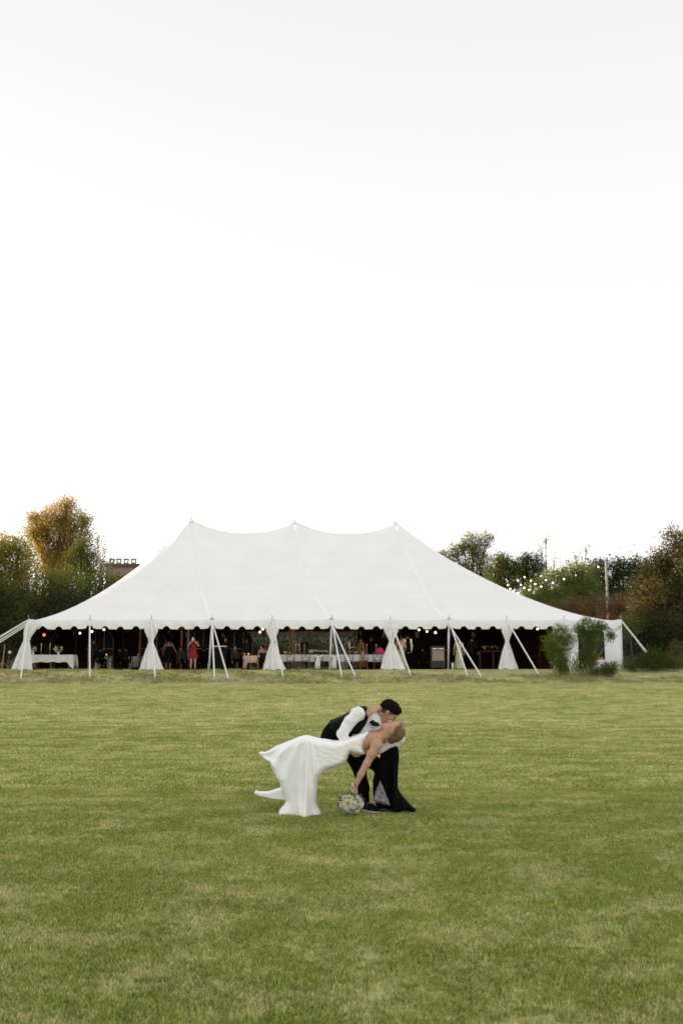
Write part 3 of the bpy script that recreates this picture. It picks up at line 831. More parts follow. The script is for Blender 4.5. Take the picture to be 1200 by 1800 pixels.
# looped back swag at the corner wall
c = W(1062, 1103, 51.9)
MB().tube([(c.x-.25+.8*t, c.y-.1, c.z-.35*math.sin(math.pi*t)) for t in np.linspace(0, 1, 12)], .05, 6).build('swag', M['curtain'], tent, True)

# ------------------------------------------------------------------ trees and shrubs
def leaf_mesh(centres, size, per, spread, seed, elong=1.0, up=0.0):
    r = np.random.default_rng(seed); n = len(centres)*per
    C = np.repeat(centres, per, axis=0) + r.normal(size=(n, 3))*spread
    nrm = r.normal(size=(n, 3)); nrm /= np.linalg.norm(nrm, axis=1)[:, None]
    ax = r.normal(size=(n, 3)); ax[:, 2] += up
    ax -= (ax*nrm).sum(1)[:, None]*nrm; ax /= np.linalg.norm(ax, axis=1)[:, None]
    bx = np.cross(nrm, ax); s = size*r.uniform(.55, 1.35, n)[:, None]
    w = s*0.5/elong
    V = np.stack([C-ax*s*.5, C+bx*w*.9, C+ax*s*.5+nrm*s*.12, C-bx*w*.9], 1).reshape(-1, 3)
    F = np.arange(n*4).reshape(n, 4)
    clump = np.repeat(r.uniform(0, 1, len(centres)), per)
    tint = np.repeat(np.clip(0.5*clump + 0.5*r.uniform(0, 1, n), 0, 1), 4)
    return V, F, tint

def tree(name, label, cat, Y, lobes, mat, base=None, leaf=0.16, dens=1.0, per=26, spread=0.32, trunk=0.16, bark='bark',
         group='trees and shrubs around the tent', elong=1.6, up=0.0, seed=0, shell=0.45, limbs=True, parent_trunk=True):
    r = np.random.default_rng(seed+100)
    cs = []; P = []
    for L in lobes:
        px, py, rp = L[:3]; dy = L[3] if len(L) > 3 else r.uniform(-.4, .4)*rp*Y/F_PX
        c = np.array(W(px, py, Y+dy)); rad = rp*Y/F_PX
        P.append((c, rad))
        n = max(16, int(dens*30*(rad/1.0)**1.7))
        d = r.normal(size=(n, 3)); d /= np.linalg.norm(d, axis=1)[:, None]
        q = r.uniform(shell, 1.0, n)[:, None]**0.6
        cs.append(c + d*q*rad*np.array([1, 1, 0.92])*r.uniform(.80, 1.05, n)[:, None])
    C = np.concatenate(cs)
    gz = ground(C[:, 0], C[:, 1]); C = C[C[:, 2] > gz + 0.1]
    bx, by = (W(base, 1100, Y).x, Y) if base is not None else (float(np.mean([p[0][0] for p in P])), Y)
    bz = float(ground(bx, by))
    root = empty(name, (bx, by, bz), label, cat, group)
    if leaf >= .14 and elong < 2: leaf *= .74; per = int(per*1.9); spread *= .80
    V, F, t = leaf_mesh(C, leaf, per, spread, seed, elong, up)
    k = V[:, 2] > ground(V[:, 0], V[:, 1])
    keep = k.reshape(-1, 4).all(1); V = V.reshape(-1, 4, 3)[keep].reshape(-1, 3); F = np.arange(len(V)).reshape(-1, 4); t = t.reshape(-1, 4)[keep].ravel()
    o = mk('crown', V, F, mat, root)
    at = o.data.attributes.new('tint', 'FLOAT', 'POINT'); at.data.foreach_set('value', t.astype(np.float32))
    if limbs:
        zs = [p[0][2] for p in P]; fork = bz + max(0.3, (min(zs)-bz)*0.6)
        top = P[int(np.argmax(zs))]
        b = MB(); mid = Vector((bx + (top[0][0]-bx)*0.3, by, fork))
        b.tube([(bx, by, bz-.2), (bx+.02, by, (bz+fork)/2), mid, Vector(top[0])], [trunk, trunk*.85, trunk*.7, trunk*.25], 8)
        b.build('trunk', M[bark], root, True)
        b = MB()
        for c, rad in P:
            m2 = mid.lerp(Vector(c), .5) + Vector((0, 0, -.1*rad))
            b.tube([mid, m2, Vector(c)], [trunk*.5, trunk*.35, trunk*.14], 6)
            for _ in range(7):
                d = Vector(r.normal(size=3)).normalized()*rad*r.uniform(.6, .98)
                s0 = m2.lerp(Vector(c), r.uniform(.3, 1))
                b.tube([s0, Vector(c)+d*.5+Vector(r.normal(size=3))*rad*.1, Vector(c)+d], [trunk*.16, trunk*.10, trunk*.05], 4)
        b.build('limbs', M[bark], root, True)
        root.children[-1]['kind'] = 'stuff'
    return root

LM = dict(
    sun_gold=leaf_mat('leaf_sun_gold', [(.18, .15, .03), (.38, .29, .06), (.64, .44, .12)], 0.62),  # gold of the low sun painted into the leaf colour
    olive=leaf_mat('leaf_olive', [(.075, .090, .018), (.16, .17, .032), (.32, .29, .06)], 0.5),
    yellow=leaf_mat('leaf_sun_yellow', [(.17, .17, .022), (.40, .34, .05), (.75, .58, .17)], 0.62),  # yellow-green leaf, with sunlit yellow painted into its colour
    green=leaf_mat('leaf_green', [(.048, .070, .011), (.10, .13, .018), (.21, .23, .035)], 0.45),
    dark=leaf_mat('leaf_dark', [(.014, .020, .005), (.030, .040, .008), (.075, .085, .016)], 0.3),
    pale=leaf_mat('leaf_pale', [(.075, .12, .030), (.15, .20, .045), (.27, .31, .09)], 0.4),
    rust=leaf_mat('leaf_rust', [(0.089, 0.057, 0.023), (0.175, 0.098, 0.034), (0.415, 0.156, 0.046)], .3),
    brown=leaf_mat('leaf_brown', [(.055, .055, .018), (.13, .115, .035), (.36, .25, .08)], 0.4),
    fresh=leaf_mat('leaf_fresh', [(.060, .095, .014), (.14, .20, .026), (.27, .33, .055)], 0.4),
    deep=leaf_mat('leaf_deep', [(.024, .036, .008), (.050, .070, .012), (.11, .13, .022)], 0.4),
)
T = tree
T('tall_tree', 'tall sun-gold airy tree, highest crown on the left of the picture', 'tree', 75,
  [(106,902,30),(80,920,27),(133,918,26),(100,940,34),(68,945,20),(150,915,12),(125,955,26),(95,985,22),(62,912,12),(118,888,16),(88,1003,20),(118,1006,20),(80,965,22),(150,945,15),(110,978,24),(60,935,17),(128,968,18)], LM['sun_gold'], 100, .15, 2.0, 26, .34, .25, seed=1, shell=.3)
T('broadleaf_tree', 'yellow green loose tree cut by the left edge of the picture', 'tree', 62,
  [(8,962,28),(36,962,22),(0,1000,34),(45,990,24),(28,1015,28),(-25,970,36),(-50,1010,50)], LM['yellow'], 10, .17, 2.0, 24, .32, .2, seed=2, shell=.2)
T('green_tree', 'mid green pointed tree below the tall golden tree', 'tree', 69,
  [(142,962,16),(155,975,22),(130,985,22),(162,1000,26),(140,1010,26)], LM['green'], 148, .15, 1.8, 26, .28, .2, seed=3)
T('bare_twiggy_tree', 'thin half-bare pale twiggy tree beside the chimneyed wall', 'tree', 67,
  [(172,946,9),(182,962,12),(180,985,15),(195,990,10),(190,1010,14)], LM['olive'], 184, .11, 1.5, 9, .22, .08, 'bark_pale', seed=4)
T('shrub', 'dark broad bush nearest the left edge, behind the left tent straps', 'shrub', 57,
  [(10,1045,42),(-30,1060,50),(5,1090,38),(10,1130,38),(35,1120,30)], LM['deep'], 0, .17, 1.5, 26, .33, .15, seed=5)
T('shrub', 'olive bush with lit top under the tall golden tree', 'shrub', 63,
  [(75,1030,36),(50,1045,32),(110,1025,30),(95,1050,35)], LM['olive'], 80, .16, 1.5, 26, .32, .15, seed=6)
T('shrub', 'dark bush just above the left tent corner', 'shrub', 60,
  [(60,1085,30),(95,1075,30),(120,1060,26),(65,1120,26)], LM['dark'], 70, .16, 1.6, 26, .32, .15, seed=7)
T('shrub', 'dull green bush between the pointed tree and the tent roof', 'shrub', 66,
  [(150,1035,30),(185,1030,26),(165,1060,30),(125,1065,25)], LM['green'], 155, .16, 1.6, 26, .32, .15, seed=8)
T('shrub', 'dark low bush below the chimneyed wall', 'shrub', 71,
  [(212,1025,18),(235,1028,16),(225,1045,22),(200,1045,22)], LM['deep'], 220, .15, 1.6, 24, .3, .12, seed=9)

T('airy_tree', 'airy open-crowned tree just right of the tent peaks', 'tree', 80,
  [(800,972,17),(828,954,20),(852,950,15),(815,998,18),(845,985,20),(776,976,10),(850,1010,18),(790,990,13),(812,960,12),(838,972,16),(826,1015,18)], LM['olive'], 832, .15, 2.2, 22, .30, .13, seed=11, shell=.4)
T('dense_tree', 'dark tree right of the airy tree, above the festoon bulbs', 'tree', 77,
  [(880,985,15),(872,1003,20),(898,998,17),(890,1025,24),(868,1030,20)], LM['green'], 885, .15, 2.8, 24, .3, .16, seed=12)
T('dense_tree', 'flat-topped dark tree in the middle of the right tree line', 'tree', 79,
  [(925,986,14),(942,993,16),(915,1000,16),(938,1012,18),(915,1020,20)], LM['deep'], 930, .15, 2.8, 24, .3, .16, seed=13)
T('sparse_tree', 'sparse see-through tree left of the two sparse ones', 'tree', 84,
  [(950,962,11),(958,948,6),(975,985,13),(962,1000,14),(940,975,8)], LM['olive'], 962, .12, 1.2, 9, .26, .09, seed=14)
T('sparse_tree', 'sparse see-through tree close to the grey lamp pole', 'tree', 86,
  [(1010,975,12),(1030,965,9),(1022,985,12),(1000,992,10)], LM['olive'], 1015, .12, 1.2, 9, .26, .09, seed=15)
T('rounded_bush', 'big pale green rounded bush under the festoon bulbs', 'shrub', 70,
  [(1000,1015,26),(975,1030,30),(1025,1010,24),(1010,1040,30),(940,1040,24),(955,1060,26),(920,1055,18),(1035,1035,24)], LM['pale'], 985, .14, 2.5, 26, .28, .15, seed=16)
T('dense_tree', 'dark green tree behind the grey lamp pole', 'tree', 76,
  [(1050,1000,20),(1085,998,17),(1112,994,15),(1095,1022,24),(1055,1028,24),(1125,1010,16)], LM['deep'], 1080, .15, 2.8, 26, .3, .16, seed=17)
T('rust_bush', 'low rust brown scrub on the slope behind the right tent end', 'shrub', 63,
  [(985,1072,13),(1010,1066,14),(1040,1064,15),(1070,1062,16),(1095,1064,16),(1000,1084,16),(1035,1086,18),(1075,1086,22),(960,1078,10),(1105,1090,18)], LM['rust'], 1040, .14, 1.9, 24, .28, .1, seed=18)
T('large_tree', 'large olive brown tree cut by the right edge of the picture', 'tree', 60,
  [(1192,952,28),(1165,985,26),(1198,1000,35),(1142,1003,22),(1125,1035,24),(1160,1035,36),(1200,1060,40),(1130,1072,24),(1165,1085,32),(1230,980,40),(1240,1050,45)], LM['brown'], 1185, .17, 2.1, 26, .32, .28, seed=19, shell=.3)
T('shrub', 'dark bush behind the right corner guy strap', 'shrub', 56.5,
  [(1115,1105,24),(1145,1110,30),(1180,1115,34),(1115,1140,26),(1150,1145,26),(1205,1120,36)], LM['dark'], 1150, .16, 1.7, 26, .3, .12, seed=20)
T('shrub', 'fresh green bush just right of the tent corner pole', 'shrub', 55,
  [(1102,1090,12),(1115,1098,12),(1105,1108,12)], LM['green'], 1108, .12, 1.8, 24, .2, .06, seed=21)
T('low_bush', 'low spiky green bush on the bank at the right, under the strap end', 'shrub', 51.0,
  [(1122,1170,18),(1142,1163,22),(1162,1166,21),(1180,1172,16),(1106,1176,12)], LM['green'], 1145, .16, 3.2, 30, .15, .05, seed=22, elong=4, up=2.2)
T('low_bush', 'grey brown scrub low at the right edge of the picture', 'shrub', 52.5,
  [(1196,1168,15),(1190,1140,14),(1215,1160,20)], LM['brown'], 1198, .13, 2.6, 26, .17, .05, seed=23, elong=3, up=1)
GS = 'willowy shrubs in front of the tent wall'
T('willowy_shrub', 'feathery green shrub left of the pair before the white tent wall', 'shrub', 49.6,
  [(985,1114,15),(970,1126,14),(997,1124,11),(988,1140,14),(973,1146,12),(966,1138,9),(986,1158,10),(978,1162,9),(992,1172,9),(984,1176,7)], LM['fresh'], 994, .15, 5.2, 24, .13, .05, 'bark_pale', GS, elong=4.5, up=2.0, seed=24)
T('willowy_shrub', 'taller feathery green shrub right of the pair before the white tent wall', 'shrub', 49.3,
  [(1030,1101,16),(1016,1105,9),(1047,1106,14),(1026,1122,10),(1042,1124,13),(1034,1140,12),(1056,1102,5),(1073,1118,4),(1028,1155,14),(1042,1158,12),(1034,1172,14),(1046,1178,8),(1016,1170,10),(1024,1158,10)], LM['fresh'], 1036, .15, 4.8, 22, .12, .05, 'bark_pale', GS, elong=4.5, up=2.0, seed=25)
T('small_shrub', 'small dark green shrub at the foot of the white tent wall', 'shrub', 49.1,
  [(1063,1176,10),(1075,1174,10),(1068,1183,10)], LM['green'], 1069, .14, 4.5, 24, .10, .03, seed=26, elong=4, up=2.2)
for i, (px, py, rr) in enumerate(((450,1140,22),(505,1145,20),(560,1148,20),(640,1142,22),(715,1135,24),(770,1138,20))):
    T('hedge_bush', ['dim green bush seen through the tent above the small candle table', 'dim green bush seen through the tent left of the white flowers', 'dim green bush seen through the tent behind the white flowers',
      'dim green bush seen through the tent behind the waiter', 'dim green bush seen through the tent right of the kissing pair of guests', 'dim green bush seen through the tent above the black cabinet'][i], 'shrub', 70,
      [(px-10, py, rr), (px+12, py+4, rr), (px, py+16, rr)], LM['dark'], px, .16, 1.3, 24, .3, .08, group='bushes behind the tent', seed=40+i)
# woods on the slopes behind and on the added shading ridge left of the frame read as one mass
def wood(name, label, pts, mat, seed, leaf=.35):
    V, F, t = leaf_mesh(np.array(pts), leaf, 40, .8, seed, 1.5)
    o = mk(name, V, F, mat); at = o.data.attributes.new('tint', 'FLOAT', 'POINT'); at.data.foreach_set('value', t.astype(np.float32))
    return tag(o, label, kind='stuff')
q = []
r_ = np.random.default_rng(5)
for _ in range(520):
    x, y = r_.uniform(-60, 65), r_.uniform(88, 112)
    q.append((x, y, float(ground(x, y)) + r_.uniform(.2, 3.0 if abs(x) > 22 else 1.2)))
for _ in range(620):
    x, y = r_.uniform(27, 50), r_.uniform(52, 90); q.append((x, y, float(ground(x, y)) + r_.uniform(.2, 3.5)))
wood('far_wood', 'dark woodland on the slopes behind the tent', q, LM['dark'], 3)
q = []
for _ in range(700):
    x, y = r_.uniform(-62, -42), r_.uniform(0, 95); q.append((x, y, float(ground(x, y)) + r_.uniform(.1, 1.6)))
wood('shade_ridge_scrub', 'scrub on the added shading ridge left of the field', q, LM['dark'], 4)

# ------------------------------------------------------------------ chimneyed wall top behind the trees
c0 = W(187, 992, 95); c1 = W(246, 992, 95)
bl = empty('stucco_building', ((c0.x+c1.x)/2, 95, float(ground(c0.x, 97))), 'pink stucco building top with four chimney caps behind the left trees', 'building')
zb = float(ground(c0.x, 95))-1
MB().box((c0.x, 95, zb), (c1.x+3, 101, c0.z-.25)).build('wall', M['stucco'], bl)
MB().box((c0.x-.15, 94.8, c0.z-.25), (c1.x+3.1, 101.2, c0.z+.05)).build('parapet', M['roof_tile'], bl)
for k in range(3):
    xx = c0.x + .8 + k*1.0; MB().box((xx, 94.9, zb), (xx+.14, 94.99, c0.z-.25)).build('pilaster', M['stucco'], bl)
for px in (197, 209, 222, 235):
    p = W(px, 995, 96); zt = c0.z+.05; b = MB()
    b.box((p.x-.22, 95.8, zt), (p.x+.22, 96.2, zt+.22)); ch = b.build('chimney', M['stucco'], bl)
    b = MB()
    for sx in (-1, 1):
        for sy in (-1, 1): b.box((p.x+sx*.17-.03, 96+sy*.15-.03, zt+.22), (p.x+sx*.17+.03, 96+sy*.15+.03, zt+.48))
    b.box((p.x-.27, 95.75, zt+.48), (p.x+.27, 96.25, zt+.56)); b.box((p.x-.16, 95.85, zt+.56), (p.x+.16, 96.15, zt+.62))
    b.build('chimney_cap', M['stucco'], ch)

# ------------------------------------------------------------------ festoon lights and the pole
pt = W(1064, 985, 71); pb = float(ground(pt.x, pt.y))
lp = empty('lamp_pole', (pt.x, pt.y, pb), 'plain grey pole holding the festoon lights behind the tent', 'pole')
MB().tube([(pt.x, pt.y, pb-.3), (pt.x, pt.y, pt.z)], .085, 10).build('shaft', M['pole_grey'], lp, True)
MB().lathe((pt.x, pt.y, pt.z-.02), [(.11, 0), (.11, .06), (.03, .1)], 10).build('cap', M['pole_grey'], lp)
def crop7(l): return [(740+x/2.609, 900+y/2.609) for x, y in l]
ST = [crop7([(811,252),(759,271),(708,290),(654,308),(602,325),(549,342),(495,357),(440,373),(387,387)]),
      crop7([(691,296),(621,295),(571,313),(522,330),(471,348),(421,365),(370,380)]),
      crop7([(548,294),(502,315),(456,334),(408,353),(362,373)]),
      crop7([(473,299),(442,314),(397,335),(350,355)])]
LB = ['longest festoon strand running down left from the grey pole', 'second festoon strand below the top of the rounded bush', 'short festoon strand third from the pole', 'shortest festoon strand furthest from the grey pole']
for i, s in enumerate(ST):
    Y0, Y1 = 70.5, 66.0 + i
    P = [W(px, py, Y0 + (Y1-Y0)*k/(len(s)-1)) for k, (px, py) in enumerate(s)]
    pts = ([Vector((pt.x, pt.y, pt.z-.1))] if i == 0 else []) + P
    r0 = empty('festoon_light', tuple(P[0]), LB[i], 'string lights', 'festoon strands on the right')
    MB().tube([p + Vector((0, 0, .12)) for p in pts], .012, 4).build('wire', M['black'], r0)
    for p in P:
        so = MB().lathe((p.x, p.y, p.z+.06), [(.03, 0), (.03, .07)], 6).build('socket', M['black'], r0)
        MB().ball((p.x, p.y, p.z), .058, 8).build('bulb', M['bulb'], so, True)

# ------------------------------------------------------------------ under the tent
def FP(px, Y):
    x = (px-600)/F_PX*Y*1.006; return x, Y, float(ground(x, Y))
MX = lambda px, Y: px/F_PX*Y
def interior_string(label, bulbs, m='bulb', rad=.058, Y=52.6):
    P = [W(px, py, Y) for px, py in bulbs]
    r0 = empty('string_light', tuple(P[0]), label, 'string lights', 'bulb strings inside the tent eave')
    pts = [Vector((P[0].x-.5, Y, P[0].z+.25))] + [p + Vector((0, 0, .1)) for p in P] + [Vector((P[-1].x+.5, Y, P[-1].z+.25))]
    MB().tube(pts, .01, 4).build('wire', M['black'], r0)
    for p in P:
        so = MB().lathe((p.x, p.y, p.z+.05), [(.03, 0), (.03, .07)], 6).build('socket', M['black'], r0)
        MB().ball(tuple(p), rad, 8).build('bulb', M[m], so, True)
interior_string('warm bulbs under the eave above the white display table', [(81,1101),(141,1113),(162,1110),(183,1106.5)])
interior_string('two warm bulbs beside the third gathered curtain', [(457,1111),(462,1106)])
interior_string('three warm bulbs in a row above the black cabinet', [(736,1107),(750,1110),(765,1112)])
interior_string('single warm bulb in the right bay near the ladder', [(944,1105.5)])
interior_string('red glowing lamp hanging over the white display table', [(78,1116)], 'bulb_red', .07)
for px, py, e in ((150, 1110, 14), (458, 1108, 26), (750, 1110, 30), (930, 1108, 10)):
    l = bpy.data.lights.new('bulb_glow', 'POINT'); l.energy = e; l.color = (1, .55, .22); l.shadow_soft_size = .1
    o = bpy.data.objects.new('bulb_glow', l); COL.objects.link(o); o.location = W(px, py, 53.4)

def cloth_top(name, x0, x1, y0, y1, zt, drop, corner, m, parent=None, seed=0, origin=None, label=None):
    r = np.random.default_rng(seed); n = 26; ny = 8; v = []; per = []
    for i in range(n+1): per.append((x0+(x1-x0)*i/n, y0))
    for i in range(1, ny+1): per.append((x1, y0+(y1-y0)*i/ny))
    for i in range(1, n+1): per.append((x1-(x1-x0)*i/n, y1))
    for i in range(1, ny): per.append((x0, y1-(y1-y0)*i/ny))
    K = len(per); cx, cy = (x0+x1)/2, (y0+y1)/2; f = []
    lv = [(0, 0, 0), (.012, -.012, 0), (.03, -.4, 1), (.045, -1, 1)]
    for o_, d_, wv in lv:
        for k, (x, y) in enumerate(per):
            cn = min(math.hypot(x-a, y-b) for a in (x0, x1) for b in (y0, y1)); ce = corner*max(0, 1-cn/.28)
            sx = 1 if x >= x1-1e-6 else (-1 if x <= x0+1e-6 else 0); sy = 1 if y >= y1-1e-6 else (-1 if y <= y0+1e-6 else 0)
            w = wv*(.025*math.sin(k*1.9+seed)+.02*math.sin(k*.8))
            dz = d_ if abs(d_) < .1 else d_*(drop+ce) + (0.02*math.sin(k*.9+seed) if d_ == -1 else 0)
            v.append((x+sx*(o_+w), y+sy*(o_+w), zt+dz))
    for l in range(3):
        for k in range(K):
            a = l*K+k; b = l*K+(k+1) % K; f.append((a, a+K, b+K, b))
    f.append(tuple(range(K)))
    return mk(name, v, f, m, parent, False, origin)

def table(label, cl_label, x0, x1, y0, y1, h=.76, drop=.35, corner=.25, group='tables under the tent', legs=3, seed=0):
    z0 = float(ground((x0+x1)/2, y0)); r0 = empty('banquet_table', ((x0+x1)/2, (y0+y1)/2, z0), label, 'table', group)
    MB().box((x0+.02, y0+.02, z0+h-.05), (x1-.02, y1-.02, z0+h-.012)).build('tabletop', M['wood'], r0)
    for k in range(legs):
        xx = x0+.2+(x1-x0-.4)*k/(legs-1)
        for yy in (y0+.1, y1-.1): MB().box((xx-.045, yy-.045, z0), (xx+.045, yy+.045, z0+h-.051)).build('leg', M['wood'], r0)
    c = cloth_top('tablecloth', x0, x1, y0, y1, z0+h, drop, corner, M['cloth'], None, seed, ((x0+x1)/2, (y0+y1)/2, z0+h))
    tag(c, cl_label, 'tablecloth', 'white tablecloths'); return z0+h

x0, x1 = FP(62, 51.8)[0], FP(138, 51.8)[0]
zA = table('long display table left of the first open bay', 'white cloth with pointed corner over the left display table', x0, x1, 51.6, 52.4, .78, .38, .32, seed=1)
def flowers(label, px, Y, z, w, h, n, seed, group='flower arrangements on the tables', vase=True):
    r = np.random.default_rng(seed); x = FP(px, Y)[0]; r0 = empty('flower_arrangement', (x, Y, z), label, 'flowers', group)
    if vase: MB().lathe((x, Y, z), [(.05, 0), (.07, .06), (.05, .12), (.06, .16)], 10).build('vase', M['white'], r0, True)
    g = MB()
    for _ in range(40):
        a, e = r.uniform(0, 6.28), r.uniform(.2, 1); p = (x+w*.55*math.cos(a)*e, Y+.12*math.sin(a), z+.12+h*r.uniform(0, .9)); d = r.normal(size=3)*.05
        q = (p[0]+d[0], p[1]+d[1], p[2]+abs(d[2])+.03); s = .025; g.raw([p, (q[0]-s, q[1], q[2]), (q[0], q[1], q[2]+.05), (q[0]+s, q[1], q[2])], [(0, 1, 2, 3)])
    o = g.build('foliage', M['stem'], r0); o['kind'] = 'stuff'
    for k in range(n):
        a = r.uniform(0, 6.28); p = (x+w*.45*r.uniform(-1, 1), Y+.1*math.sin(a)-.04, z+.14+h*.8*r.uniform(0, 1)**.8*(1 if n > 6 else .7))
        MB().ball(p, r.uniform(.04, .07), 7, .8).build('blossom', M['petal'] if k % 4 else M['petal_y'], r0, True)
flowers('round bunch of white flowers at the left of the display table', 67, 51.9, zA, .36, .30, 12, 1)
flowers('wider bunch of white flowers at the right of the display table', 111, 51.9, zA, .5, .32, 16, 2)
def candle(label, px, Y, z, h=.35, stick=.12, m='candle', flame=True, group='taper candles on the tables'):
    x = FP(px, Y)[0]; r0 = empty('taper_candle', (x, Y, z), label, 'candle', group)
    MB().lathe((x, Y, z), [(.05, 0), (.05, .012), (.015, .03), (.013, stick), (.03, stick+.02)], 10).build('holder', M['wood_pole'], r0, True)
    MB().lathe((x, Y, z+stick+.02), [(.017, 0), (.014, h)], 8).build('wax', M[m], r0, True)
    if flame: MB().lathe((x, Y, z+stick+h+.02), [(.004, 0), (.014, .02), (.002, .06)], 6).build('flame', M['amber'], r0, True)
candle('pale taper candle left on the display table, beside the round flowers', 81, 51.8, zA, .34, .16)
candle('pale taper candle in the middle of the display table', 96, 51.8, zA, .30, .20)

HX0, HX1 = FP(478, 53.2)[0], FP(676, 53.2)[0]
zH = table('very long head table in the middle of the tent', 'long white cloth over the head table behind the cross-back chairs', HX0, HX1, 52.9, 53.8, .78, .36, .1, legs=6, seed=2)
flowers('low spray of white and green flowers on the head table', 560, 53.1, zH-.05, 1.05, .22, 14, 3, vase=False)
flowers('small white posy on the head table near the third curtain', 508, 53.1, zH-.05, .5, .12, 6, 4, vase=False)
flowers('small white posy on the head table by the striped straps', 620, 53.1, zH-.05, .6, .10, 7, 5, vase=False)
for px, lb in ((521, 'left of two close candles right of the curtain'), (527.5, 'right of two close candles right of the curtain'), (536, 'third from the curtain, left of the white flowers'),
               (585, 'between the two white bows'), (614, 'in front of the waiter'), (643.5, 'near the woman in mustard'), (660, 'beside the pink fabric')):
    candle('pink taper candle on the head table, ' + lb, px, 53.2, zH, .36, .12)
xp = FP(666, 53.1)[0]
fb = Field((xp-.35, 52.7, zH-.05), (xp+.35, 53.5, zH+.6), .02)
fb.ell((xp, 53.1, zH+.18), (.17, .13, .2)).ell((xp+.1, 53.1, zH+.12), (.14, .12, .13)).ell((xp-.1, 53.05, zH+.1), (.1, .1, .12)).warp(.012, 22, 3)
tag(fb.build('pink_bundle', M['pink'], None, (xp, 53.1, zH)), 'bright pink bundle of fabric on the right end of the head table', 'fabric')

x0, x1 = FP(431, 55)[0], FP(470, 55)[0]
zB = table('small side table left of the third curtain', 'white cloth with hanging corner over the small side table', x0, x1, 54.8, 55.5, .76, .38, .55, seed=3, legs=2)
candle('pink taper candle on the small side table', 461, 54.9, zB, .32, .1)
def votive(label, px, Y, z):
    x = FP(px, Y)[0]; r0 = empty('votive_light', (x, Y, z), label, 'candle', 'glowing votives')
    MB().lathe((x, Y, z), [(.04, 0), (.045, .05), (.045, .055)], 8).build('cup', M['glass'], r0)
    MB().ball((x, Y, z+.09), .042, 8).build('glow', M['amber'], r0, True)
votive('orange votive at the left edge of the small side table', 433.2, 54.9, zB)
votive('orange votive second from the left on the small side table', 439.3, 54.9, zB)
for px, Y, lb, cl, vt in ((191, 57.5, 'small dim table left of the second curtain', 'dim white cloth over the small table left of the second curtain', 'orange votive on the dim table nearest the second pole'),
                      (247, 58, 'dim table half behind the second curtain', 'dim white cloth over the table half behind the second curtain', 'orange votive beside the edge of the second curtain')):
    x = FP(px, Y)[0]; zt = table(lb, cl, x-.42, x+.42, Y-.3, Y+.3, .76, .6, .1, seed=int(px), legs=2); votive(vt, px+3, Y-.2, zt)
xh, xh2 = FP(846, 57)[0], FP(880, 57)[0]
zt = 1.38+1.05
hb = empty('tall_wood_table', ((xh+xh2)/2, 57.2, 1.38), 'dark wooden bar table with a row of flowers in the right bay', 'table', 'tables under the tent')
MB().box((xh-.3, 56.9, zt-.05), (xh2, 57.6, zt)).build('tabletop', M['wood'], hb)
for xx in (xh-.2, (xh+xh2)/2, xh2-.1): MB().box((xx-.05, 57.2, 1.38), (xx+.05, 57.3, zt-.05)).build('leg', M['red_wood'], hb)
flowers('dim row of flowers on the dark bar table', 858, 57.1, zt-.05, 1.0, .2, 10, 9, vase=False)

# cross-back chairs along the head table
def crossback():
    r0 = empty('crossback_chair', (0, 0, 0))
    w, d = .21, .20
    MB().lathe((0, 0, .44), [(.20, 0), (.215, .015), (.20, .035)], 14).build('seat', M['wood'], r0)
    for sx in (-1, 1):
        MB().tube([(sx*w*.9, -d, 0), (sx*w*.92, -d+.02, .45), (sx*w*.98, -d-.04, .88)], [.02, .02, .017], 6).build('rear_leg', M['wood'], r0)
        MB().tube([(sx*w*.85, d, 0), (sx*w*.8, d-.03, .45)], .02, 6).build('front_leg', M['wood'], r0)
    MB().tube([(-w, -d-.04, .86), (-w*.6, -d-.06, .91), (w*.6, -d-.06, .91), (w, -d-.04, .86)], .02, 6).build('top_rail', M['wood'], r0)
    MB().tube([(-w*.9, -d+.0, .52), (0, -d-.05, .72), (w*.95, -d-.04, .84)], .012, 5).build('cross_slat', M['wood'], r0)
    MB().tube([(w*.9, -d+.0, .52), (0, -d-.05, .72), (-w*.95, -d-.04, .84)], .012, 5).build('cross_slat', M['wood'], r0)
    for y in (-d+.02, d-.03): MB().tube([(-w*.85, y, .22), (w*.85, y, .22)], .012, 5).build('stretcher', M['wood'], r0)
    return r0
ch0 = crossback()
CH = [(486, 'hidden mostly by the third curtain'), (513, 'first to the right of the third curtain'), (538, 'second to the right of the third curtain'), (561, 'with the left white bow, before the flower spray'),
      (588, 'with the right white bow, behind the pole'), (613, 'between the two slanting straps'), (638, 'with a rose-coloured wrap on its back'), (662, 'last on the right before the fourth curtain')]
for i, (px, lb) in enumerate(CH):
    o = ch0 if i == 0 else copy_tree(ch0)
    x, y, z = FP(px, 52.35); o.location = (x, y, z); o.rotation_euler = (0, 0, R([3, -4, 2, 0, 5, -3, 2, -2][i]))
    tag(o, 'wooden cross-back chair at the head table, ' + lb, 'chair', 'cross-back chairs along the head table')
def sash(label, px, m, bow=True):
    x, y, z = FP(px, 52.09); r0 = empty('chair_sash', (x, y, z+.7), label, 'sash', 'sashes on chair backs')
    if bow:
        b = MB(); b.tube([(x-.26, y, z+.72), (x-.1, y-.04, z+.68), (x, y-.03, z+.66), (x+.1, y-.04, z+.68), (x+.26, y, z+.72)], [.05, .07, .04, .07, .05], 8, .6)
        b.build('bow', M[m], r0, True)
        for sx, e in ((-1, .20), (1, -.02)):
            MB().tube([(x, y-.04, z+.66), (x+sx*.06-.03, y-.06, z+.35), (x-.12*(sx < 0)+.02, y-.06, z+.05)], [.04, .075, .085], 8, .45).build('tail', M[m], r0, True)
    else:
        MB().tube([(x, y-.03, z+.92), (x, y-.05, z+.7), (x+.02, y-.05, z+.42)], [.10, .11, .09], 8, .4).build('wrap', M[m], r0, True)
sash('white bow sash on the chair before the flower spray', 560, 'cloth')
